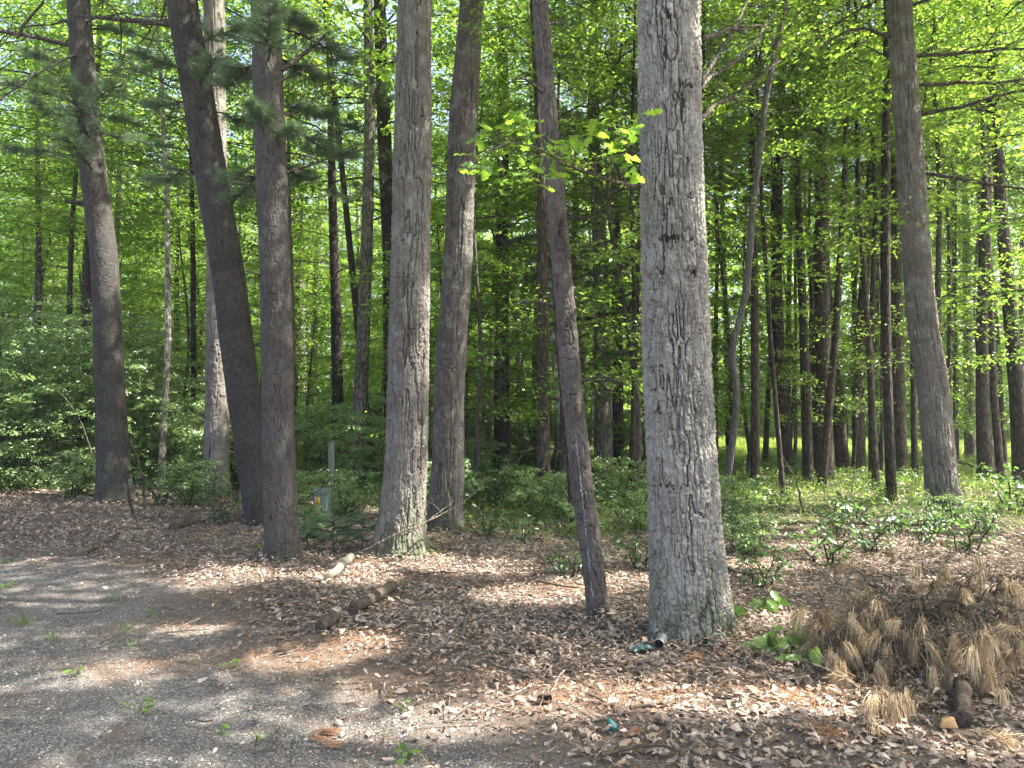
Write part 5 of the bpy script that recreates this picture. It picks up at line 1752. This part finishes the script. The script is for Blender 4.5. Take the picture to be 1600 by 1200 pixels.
def brush(label, base, path, r0, ntw, tufts, seed, bark="dead_twig", nn=85, L=.14, ntf=None):
    """path: (px, py, Y) rows; tufts: extra (px, py, Y) needle brooms reached by twigs"""
    r = np.random.default_rng(seed)
    P = smooth_path(np.array([at(a_, b_, c_) for a_, b_, c_ in path]), 16)
    for i_ in range(len(P)):
        P[i_, 2] = max(P[i_, 2], float(gz(P[i_, 0], P[i_, 1])) + r0 + .01)
    P = wobble(P, .03, seed)
    b = P[0].copy()
    root = thing("dead_pine_branch", label, "dead branch", b, DB)
    mb = MB()
    tube(mb, P, np.linspace(r0, r0 * .35, 16), 7)
    C, D = [], []
    for k in range(ntw):
        q = int(r.integers(3, 16))
        d = norm(norm(P[-1] - P[0]) * .6 + r.normal(0, .7, 3) + [0, -.15, .1])
        l = r.uniform(.12, .45)
        Q = P[q] + d * l * np.linspace(0, 1, 6)[:, None]
        Q[:, 2] -= .25 * l * np.linspace(0, 1, 6) ** 2
        Q = wobble(Q, .05 * l, int(r.integers(1e9)))
        Q[:, 2] = np.maximum(Q[:, 2], gz(Q[:, 0], Q[:, 1]) + .03)
        tube(mb, Q, np.linspace(.005, .0018, 6), 5)
        if r.random() < .28:
            C.append(Q[-1])
            D.append(norm(Q[-1] - Q[-2]) + [0, -.1, -.25])
        for m_ in range(4):
            d2 = norm(d + r.normal(0, .6, 3))
            Q2 = Q[int(r.integers(2, 5))] + d2 * l * .45 * np.linspace(0, 1, 4)[:, None]
            tube(mb, wobble(Q2, .04 * l, int(r.integers(1e9))), np.linspace(.003, .0012, 4), 4)
    MC, MD = [], []
    for q in r.integers(1, 16, ntw * 3):
        MC.append(P[q] + r.normal(0, .09, 3) * [1, 1, .5])
        MD.append([r.normal(0, 1), r.normal(0, 1), -.3])
    nb = MB()
    needles(nb, np.array(MC), np.array(MD), 11, .12, .0024, r, 0, .6, .2, True, .4)
    Vz = nb.v[0]
    Vz[:, 2] = np.maximum(Vz[:, 2], gz(Vz[:, 0], Vz[:, 1]) + .01)
    for (a_, b_, c_) in tufts:
        e = at(a_, b_, c_)
        e[2] = max(e[2], float(gz(e[0], e[1])) + .06)
        q = int(np.argmin(np.linalg.norm(P - e, axis=1)))
        s = smooth_path(np.array([P[q], (P[q] + e) * .5 + [0, 0, .05], e]), 6)
        tube(mb, s, np.linspace(.006, .003, 6), 5)
        C.append(e)
        D.append(np.array([r.normal(0, .15), -.25 + r.normal(0, .1), -.55]))
    mb.build("stem", [M[bark]], root, b, smooth=True)
    if ntw > 8:
        nb.build("dry_needles", [M["old_needle"]], root, b)
    if C:
        C, D = np.array(C), np.array(D)
        for m_ in range(len(C)):
            nb = MB()
            needles(nb, C[m_:m_ + 1], D[m_:m_ + 1], nn, L * r.uniform(.75, 1.1), .0029, r, 0, .24, .25, True, r.uniform(.35, .75))
            Vz = nb.v[0]
            Vz[:, 2] = np.maximum(Vz[:, 2], gz(Vz[:, 0], Vz[:, 1]) + .008)
            nb.build("needle_broom", [M["dry_needle"]], root, b)


brush("grey limb arching over the middle of the brush pile", 0, [(1610, 990, 4.9), (1540, 955, 4.75), (1460, 938, 4.7), (1380, 950, 4.65), (1300, 985, 4.6)], .02, 34, [(1330, 970, 4.5), (1342, 985, 4.45), (1352, 968, 4.5), (1318, 1022, 4.35), (1378, 1040, 4.3), (1345, 1000, 4.4)], 1)
brush("dead branch with upright tan brooms at the crest of the brush pile", 0, [(1620, 960, 5.1), (1560, 940, 5.1), (1510, 930, 5.05), (1450, 932, 5.0), (1350, 935, 5.0)], .017, 30, [(1512, 925, 5.0), (1530, 878, 5.05), (1527, 900, 5.0), (1567, 915, 5.0), (1590, 925, 4.9), (1350, 915, 5.0), (1500, 945, 4.9)], 2)
brush("dead branch with drooping brooms over the brush pile's dark hollow", 0, [(1620, 1010, 4.6), (1560, 985, 4.5), (1500, 985, 4.42), (1440, 1000, 4.38), (1400, 1010, 4.35)], .016, 26, [(1428, 1010, 4.25), (1440, 978, 4.35), (1460, 1022, 4.2), (1490, 1008, 4.25), (1478, 1008, 4.3), (1458, 1060, 4.1), (1480, 1058, 4.1), (1420, 1000, 4.3)], 3)
brush("dead branch with the fullest tan broom, low on the brush pile", 0, [(1640, 1040, 4.3), (1600, 1010, 4.2), (1560, 1005, 4.15), (1530, 1015, 4.12), (1510, 1030, 4.1)], .016, 18, [(1532, 1040, 4.05), (1548, 1050, 4.02), (1520, 1035, 4.05), (1560, 1042, 4.05), (1545, 1005, 4.12), (1575, 1020, 4.1), (1595, 1012, 4.1), (1586, 1000, 4.15), (1528, 1010, 4.12), (1540, 1062, 4.0)], 4, nn=90)
brush("fine grey twigs sprawling toward the massive oak from the brush pile", 0, [(1480, 960, 4.9), (1400, 950, 4.9), (1350, 950, 4.9), (1320, 960, 4.88), (1290, 972, 4.85)], .014, 40, [(1310, 975, 4.75), (1322, 965, 4.8)], 5)
brush("greenish tan bough lying flat before the brush pile", 0, [(1430, 1108, 4.0), (1405, 1112, 3.95), (1385, 1118, 3.92), (1365, 1128, 3.88)], .010, 22, [(1372, 1140, 3.78), (1385, 1150, 3.72), (1398, 1155, 3.70), (1410, 1150, 3.74), (1392, 1165, 3.66), (1420, 1140, 3.8), (1380, 1130, 3.8), (1402, 1140, 3.76)], 6)
brush("bare smooth grey limb propped against the brush pile front", 0, [(1430, 1105, 4.15), (1436, 1080, 4.17), (1440, 1055, 4.2), (1450, 1020, 4.4)], .014, 4, [], 7, "smooth")
brush("bleached short limb lying on top of the brush pile", 0, [(1345, 905, 5.15), (1362, 915, 5.1), (1382, 925, 5.05)], .016, 2, [], 8, "smooth")
brush("second greyish limb crossing inside the brush pile", 0, [(1530, 960, 4.7), (1540, 985, 4.6), (1545, 1005, 4.5)], .016, 6, [(1555, 1030, 4.3)], 9, "smooth")
brush("dense dark twigs under the crest of the brush pile", 0, [(1640, 985, 5.0), (1580, 965, 4.95), (1520, 958, 4.9), (1460, 965, 4.8), (1420, 985, 4.7)], .016, 60, [(1600, 980, 4.6), (1575, 965, 4.75)], 10, "twig")
brush("low dead branch hanging brooms near the pale yellow green seedling", 0, [(1440, 1000, 4.5), (1390, 1010, 4.4), (1350, 1030, 4.35), (1310, 1050, 4.3)], .012, 24, [(1308, 1040, 4.25), (1318, 1050, 4.2), (1378, 1070, 4.15), (1300, 1030, 4.3), (1375, 1052, 4.2), (1385, 1020, 4.3), (1330, 1015, 4.3)], 11)
brush("thin looping branch standing out above the brush pile", 0, [(1460, 1000, 4.8), (1440, 950, 4.85), (1420, 918, 4.9), (1380, 898, 5.0), (1340, 905, 5.05)], .008, 6, [], 12)

# dry grass like needle clumps in litter
def clump(px, py, label, seed, n=90, L=.1, tone=.3, mat_="rust_needle", spread=.7, d=(0, -.3, .1)):
    p = ground(px, py) + [0, 0, .02]
    r = np.random.default_rng(seed)
    nb = MB()
    needles(nb, np.repeat(p[None], 3, 0) + r.normal(0, .03, (3, 3)) * [1, 1, .2], np.repeat(np.array([d]), 3, 0), n // 3, L, .0026, r, 0, spread, .1, True, tone)
    V = nb.v[0]
    V[:, 2] = np.maximum(V[:, 2], gz(V[:, 0], V[:, 1]) + .008)
    o = nb.build("needle_clump", [M[mat_]], None, p)
    o.location = p
    tag(o, label, "needle clump", "dry needle clumps in the litter")


clump(515, 1153, "rust red needle clump on the near gravel, farther of two", 1, 80, .09, .7, d=(1, 0, .05), spread=.22)
clump(517, 1168, "rust red needle clump on the near gravel, closer of two", 2, 80, .09, .7, d=(1, -.1, .05), spread=.2)
clump(1245, 1098, "orange needle clump in the litter before the brush pile", 3, 120, .13, .75, spread=.8)
clump(1290, 1150, "rust needles fanned flat over litter near the flat bough", 4, 130, .15, .6, d=(-.6, -.3, .1), spread=.5)
clump(1085, 1035, "streak of rusty needles in litter before the massive oak", 5, 120, .15, .6, d=(1, .1, .02), spread=.3)
clump(990, 1155, "bundle of rust needles beside the teal fragment", 6, 70, .10, .65, d=(-.6, -.6, .02), spread=.16)
clump(560, 905, "tan dry needle clump beside the grey green log", 7, 200, .12, .8, spread=.7)
clump(340, 835, "olive needle clump on litter before the leaning pine", 8, 160, .16, .5, "dry_needle", d=(0, -.5, .5))
clump(310, 845, "faded olive needle clump near the dark rotten log piece", 9, 160, .16, .4, "dry_needle", d=(-.2, -.5, .5))
clump(1265, 985, "pale straw needle clump by the bushy seedling", 10, 140, .14, .7, "dry_needle")
clump(1560, 1165, "yellowish needle clump in litter below the dark limb", 11, 140, .14, .6, "dry_needle", d=(.5, -.5, .05), spread=.4)

# ------------------------------------------------------------------ pedestal, post, litter things
pb = ground(503, 824)
root = thing("utility_pedestal", "green utility pedestal with yellow and red warning label, among shrubs", "utility box", pb)
kx = yp / FPX
W2, D2, HH = 11.5 * kx, .10, 60 * kx


def rbox(mb, c, hx, hy, z0, z1, rad, seg=5, mi=0, taper=1.0):
    ring = []
    for qx, qy, a0 in ((1, 1, 0), (-1, 1, 90), (-1, -1, 180), (1, -1, 270)):
        for s in range(seg + 1):
            a = math.radians(a0 + 90 * s / seg)
            ring.append((qx * (hx - rad) + rad * math.cos(a), qy * (hy - rad) + rad * math.sin(a)))
    ring = np.array(ring)
    n = len(ring)
    lev = [(z0, 1.0), (z1 - rad * .35, taper), (z1 - rad * .1, taper * .985), (z1, taper * .93)]
    V = np.concatenate([np.c_[c[0] + ring[:, 0] * s, c[1] + ring[:, 1] * s, np.full(n, c[2] + z)] for z, s in lev])
    F = [[i_ * n + k, i_ * n + (k + 1) % n, (i_ + 1) * n + (k + 1) % n, (i_ + 1) * n + k] for i_ in range(3) for k in range(n)]
    base = mb.n
    mb.add(V, np.array(F), mi)
    mb.f.append((np.arange(3 * n, 4 * n)[None] + base, mi))


mb = MB()
rbox(mb, pb, W2, D2, -.1, HH * .88, .03)
mb.build("body", [M["ped_green"]], root, pb, smooth=False)
mb = MB()
rbox(mb, pb, W2 + .008, D2 + .008, HH * .865, HH, .035)
mb.build("cap", [M["ped_green"]], root, pb)
# the label strip on the front face
fx, fy = pb[0] - W2 + .030, pb[1] - D2 - .002


def plate(name, z0, z1, m, x0=fx, w=.062, lift=0.0, parent=root):
    mb = MB()
    y_ = fy - lift
    v = np.array([[x0, y_, z0], [x0 + w, y_, z0], [x0 + w, y_, z1], [x0, y_, z1]]) + [0, 0, pb[2]]
    v = np.vstack([v, v + [0, .0025, 0]])
    mb.add(v, np.array([[0, 1, 2, 3], [5, 4, 7, 6], [0, 4, 5, 1], [3, 2, 6, 7], [0, 3, 7, 4], [1, 5, 6, 2]]))
    return mb.build(name, [m], parent, pb)


wl = plate("warning_label", HH * .30, HH * .80, M["white"], lift=.001)
plate("yellow_band", HH * .60, HH * .80, M["yellow"], lift=.002, parent=wl)
plate("red_band", HH * .53, HH * .575, M["red"], lift=.002, parent=wl)
plate("red_band", HH * .42, HH * .46, M["red"], lift=.002, parent=wl)
for z0, z1, x0, w in ((.62, .67, .022, .012), (.685, .70, .018, .024), (.71, .76, .024, .012), (.77, .785, .020, .022), (.35, .39, .02, .02)):
    plate("mark", HH * z0, HH * z1, M["black"], fx + x0, w, .003, wl)
pp = ground(517, 808)
root = thing("post", "pale weathered slim post standing behind the green pedestal", "post", pp)
ztop = at(516, 690, pp[1])[2]
mb = MB()
rbox(mb, pp, .038, .038, -.2, ztop - pp[2], .012, 3)
mb.build("shaft", [M["post"]], root, pp)

# open tin can
pc = ground(1030, 1018)
root = thing("tin_can", "open silver tin can lying before the massive oak's foot", "can", pc)
ax = norm(np.array([.35, .9, .06]))
c0 = pc + [-.012, -.05, .058]
n = 28
A = norm(np.cross(ax, [0, 0, 1]))
B = np.cross(A, ax)
th = np.arange(n) * 2 * PI / n
ringv = A * np.cos(th)[:, None] + B * np.sin(th)[:, None]


def can_wall(name, prof, m):
    mb = MB()
    V = np.concatenate([c0 + ax * s + ringv * q for s, q in prof])
    F = [[i_ * n + k, i_ * n + (k + 1) % n, (i_ + 1) * n + (k + 1) % n, (i_ + 1) * n + k] for i_ in range(len(prof) - 1) for k in range(n)]
    mb.add(V, np.array(F))
    mb.build(name, [m], root, pc, smooth=True)


R0 = .032
can_wall("wall", [(0, R0 * .94), (.0, R0 * 1.03), (.004, R0 * 1.03), (.006, R0)] + [(.006 + .105 * k / 14, R0 * (1 + (.012 if k % 2 else -.008))) for k in range(15)] + [(.113, R0 * 1.03), (.117, R0 * 1.03), (.117, .001)], M["steel"])
can_wall("inside", [(.0, R0 * .94), (.10, R0 * .93), (.10, .0005)], M["can_in"])


def crumple(name, label, px, py, size, mats, seed):
    p = ground(px, py) + [0, 0, .03]
    n1, n2 = 26, 18
    u, v_ = np.meshgrid(np.linspace(-1, 1, n1), np.linspace(-1, 1, n2), indexing="ij")
    h = np.zeros_like(u)
    r = np.random.default_rng(seed)
    for k in range(9):
        a = r.uniform(0, PI)
        q = (u * math.cos(a) + v_ * math.sin(a)) * r.uniform(.8, 2.4) + r.uniform(-1, 1)
        h += np.abs(np.mod(q, 1.0) - .5) * r.uniform(.2, .5)
    h -= h.min()
    edge_ = 1 - .25 * np.abs(fbm(u * 3 + 9, v_ * 3 + 9, seed) - .5)
    x_ = u * size * edge_ * (1 - .15 * h)
    y_ = v_ * size * .55 * edge_
    zz_ = h * size * .36 - .1 * size * (u * u + v_ * v_)
    ca, sa = math.cos(.35), math.sin(.35)
    V = np.stack([p[0] + x_ * ca - y_ * sa, p[1] + x_ * sa + y_ * ca, p[2] + zz_], -1).reshape(-1, 3)
    V2 = V - [0, 0, .0012]
    i, j = np.meshgrid(np.arange(n1 - 1), np.arange(n2 - 1), indexing="ij")
    a = i * n2 + j
    F = np.stack([a, a + n2, a + n2 + 1, a + 1], -1).reshape(-1, 4)
    mb = MB()
    pale = ((u[:-1, :-1] < -.1) & (v_[:-1, :-1] > -.2) | (fbm(u * 4 + 3, v_ * 4, seed + 2)[:-1, :-1] > .68)).ravel()
    mb.add(np.vstack([V, V2]), F[~pale], 0)
    mb.f.append((F[pale], 1))
    mb.f.append((F[:, ::-1] + len(V), 0))
    o = mb.build(name, mats, None, p)
    o.location = p
    return tag(o, label, "litter")


crumple("wrapper", "crumpled teal and silver wrapper touching the tin can", 1002, 1020, .085, [M["teal"], M["foil"]], 3)
# teal cone-shaped fragment
pt = ground(957, 1146)
mb = MB()
prof = [(.0, .0), (.004, .0005), (.011, .012), (.019, .027), (.027, .044), (.028, .052), (.0, .053)]
ax2 = norm(np.array([-.35, -.2, .9]))
A = norm(np.cross(ax2, [0, 1, 0]))
B = np.cross(A, ax2)
n = 24
th = np.arange(n) * 2 * PI / n
rv = A * np.cos(th)[:, None] + B * np.sin(th)[:, None]
V = np.concatenate([pt + [0, 0, .022] + ax2 * (.056 - s) + rv * max(q, .0004) for q, s in prof])
F = [[i_ * n + k, i_ * n + (k + 1) % n, (i_ + 1) * n + (k + 1) % n, (i_ + 1) * n + k] for i_ in range(len(prof) - 1) for k in range(n)]
mb.add(V, np.array(F))
o = mb.build("plastic_fragment", [M["teal_glass"]], None, pt, smooth=True)
o.location = pt
tag(o, "small shiny teal plastic fragment lying alone in the dead leaves", "litter")
# pine cone
pk = ground(850, 1100) + [0, 0, .03]
mb = MB()
tube(mb, pk + np.array([[-.033, 0, 0], [0, 0, .003], [.033, .007, 0]]), [.005, .008, .004], 7)
k = np.arange(90)
t = k / 90
az = k * 2.39996
rr = .018 * np.sin(PI * (.12 + .8 * t)) ** .7
cc = pk + np.stack([-.036 + .072 * t, .006 * np.cos(az), .006 * np.sin(az)], 1)
DD = np.stack([.55 * np.ones(90), np.cos(az), np.sin(az)], 1)
strip_leaf(mb, cc, DD, np.tile([1.0, .01, .02], (90, 1)), rr + .004, .012, [.5, .9, 1, .7], .1, .1, 0)
o = mb.build("pine_cone", [M["cone"]], None, pk)
o.location = pk
tag(o, "dark open pine cone lying in the sunlit dead leaves", "pine cone")

# ------------------------------------------------------------------ light
SUN_EL, SUN_AZ = math.radians(56), math.radians(97)
sdir = Vector((math.sin(SUN_AZ) * math.cos(SUN_EL), math.cos(SUN_AZ) * math.cos(SUN_EL), math.sin(SUN_EL)))

# holes cut into the crowns along the sun's line to place light patches
S_ = np.array(sdir)
gaps = []
for (px, py, rx, ry) in [(360, 900, 60, 12), (640, 880, 90, 11), (545, 905, 60, 11), (480, 1030, 55, 10), (735, 888, 60, 12), (830, 930, 75, 12), (905, 915, 45, 9), (940, 1085, 95, 18), (850, 1095, 55, 14),
                         (1120, 1100, 80, 14), (1290, 1100, 55, 16), (705, 1128, 50, 12), (170, 1052, 45, 8), (985, 908, 30, 12), (1200, 780, 70, 9), (1290, 772, 60, 7), (1230, 815, 60, 8), (1330, 818, 40, 7),
                         (1195, 885, 60, 9), (1270, 858, 50, 7), (1400, 850, 45, 7), (1560, 815, 60, 10), (1420, 800, 40, 6), (1500, 790, 50, 6), (1340, 745, 60, 5), (1440, 755, 40, 5), (1190, 745, 40, 5), (1480, 960, 70, 14), (1230, 970, 40, 10), (300, 985, 40, 8), (560, 1010, 30, 8)]:
    g = ground(px, py)
    d = g[1]
    a_, b_ = rx * d / FPX, ry * d * d / (EYE * FPX)
    m = max(1, int(round(a_ / max(b_, .12))))
    for k in range(m):
        t = (k + .5) / m * 2 - 1
        gaps.append((*(g + [a_ * t * .8, 0, 0]), 1.2 * max(.12, min(a_, b_) * (1 - .4 * abs(t)))))
for (ti, px, py) in [(9, 1440, 240), (9, 1445, 290), (9, 1452, 440), (9, 1458, 490), (4, 662, 500), (4, 660, 560), (4, 657, 790), (5, 735, 330), (5, 735, 370), (10, 1296, 650), (10, 1297, 710), (12, 1312, 690), (6, 885, 500), (7, 1090, 330), (7, 1092, 60), (24, 953, 630), (0, 168, 430)]:
    g = at(px, py, TR[ti][2][1])
    gaps.append((*g, .13))
for (px, py, Yg) in [(40, 540, 14.0), (110, 560, 14.2), (250, 560, 15), (330, 610, 14), (180, 620, 14.5), (20, 640, 13.5), (560, 660, 13), (700, 700, 12)]:
    gaps.append((*at(px, py, Yg), .45))  # further holes cut to let sun brighten the shrubs
gaps = np.array(gaps)
bpy.context.view_layer.update()
for o in list(COL.objects):
    if o.type != "MESH" or not o.name.startswith("crown") or o in PROTO:
        continue
    me = o.data
    mw = np.array(o.matrix_world)
    bb = np.array([v[:] for v in o.bound_box]) @ mw[:3, :3].T + mw[:3, 3]
    c_, rad = bb.mean(0), np.linalg.norm(bb.max(0) - bb.min(0)) / 2
    rel = c_ - gaps[:, :3]
    tt = rel @ S_
    near = np.linalg.norm(rel - tt[:, None] * S_, axis=1) < rad + gaps[:, 3]
    near &= tt > -rad
    if not near.any():
        continue
    npoly = len(me.polygons)
    cen_ = np.empty(npoly * 3, np.float32)
    me.polygons.foreach_get("center", cen_)
    mi_ = np.empty(npoly, np.int32)
    me.polygons.foreach_get("material_index", mi_)
    C3 = cen_.reshape(-1, 3) @ mw[:3, :3].T + mw[:3, 3]
    kill = np.zeros(npoly, bool)
    pair = np.arange(npoly)
    jit = rng.uniform(.75, 1.35, npoly)
    for g in gaps[near]:
        rel = C3 - g[:3]
        tt = rel @ S_
        kill |= (np.linalg.norm(rel - tt[:, None] * S_, axis=1) < g[3] * jit + .08) & (tt > .3)
    if kill.sum() < 2:
        continue
    nm_ = me.copy()
    bm = bmesh.new()
    bm.from_mesh(nm_)
    bm.faces.ensure_lookup_table()
    bmesh.ops.delete(bm, geom=[bm.faces[int(q)] for q in np.nonzero(kill)[0]], context="FACES")
    bm.to_mesh(nm_)
    bm.free()
    o.data = nm_

# ------------------------------------------------------------------ remove the model pieces that were only copied from
for o in PROTO:
    bpy.data.objects.remove(o)

sl = bpy.data.lights.new("sun", "SUN")
sl.energy = 5.0
sl.angle = math.radians(.53)
sl.color = (1, .94, .84)
so = bpy.data.objects.new("sun", sl)
COL.objects.link(so)
so.rotation_euler = sdir.to_track_quat("Z", "Y").to_euler()
w = bpy.data.worlds.new("World")
SC.world = w
w.use_nodes = True
nt = w.node_tree
bg = nt.nodes["Background"]
sky = nt.nodes.new("ShaderNodeTexSky")
sky.sky_type = "NISHITA"
sky.sun_disc = False
sky.sun_elevation = SUN_EL
sky.sun_rotation = SUN_AZ
sky.air_density = 0.8
sky.dust_density = 5
sky.ozone_density = 0.4
nt.links.new(sky.outputs[0], bg.inputs[0])
bg.inputs[1].default_value = .13

vs = SC.view_settings
vs.view_transform = "Standard"
vs.look = "None"
vs.exposure = 2.45
vs.gamma = 1
c = SC.cycles
c.max_bounces = 8
c.diffuse_bounces = 4
c.glossy_bounces = 2
c.transmission_bounces = 6
c.use_denoising = True
c.denoiser = "OPENIMAGEDENOISE"
c.caustics_reflective = False
c.caustics_refractive = False
c.sample_clamp_indirect = 6
# ------------------------------------------------------------------ thin haze added to soften the wood, partly replacing lens glare
hz = MB()
hx, hb, ht = 950, -1.4, 22.5
hv = np.array([[sx * hx, sy * hx, z_] for z_ in (hb, ht) for sx, sy in ((-1, -1), (1, -1), (1, 1), (-1, 1))], float)
hz.add(hv, np.array([[3, 2, 1, 0], [4, 5, 6, 7], [0, 1, 5, 4], [1, 2, 6, 5], [2, 3, 7, 6], [3, 0, 4, 7]]))
hm, hnt, hout = mat("added_haze")
pv = hnt.nodes.new("ShaderNodeVolumePrincipled")
pv.inputs["Density"].default_value = .0010
pv.inputs["Color"].default_value = (.92, .96, 1, 1)
pv.inputs["Anisotropy"].default_value = .35
hnt.links.new(pv.outputs[0], hout.inputs["Volume"])
ho = hz.build("haze", [hm])
setkind(ho, "stuff", "faint pale haze added between the trunks, standing in for lens glare", "haze")
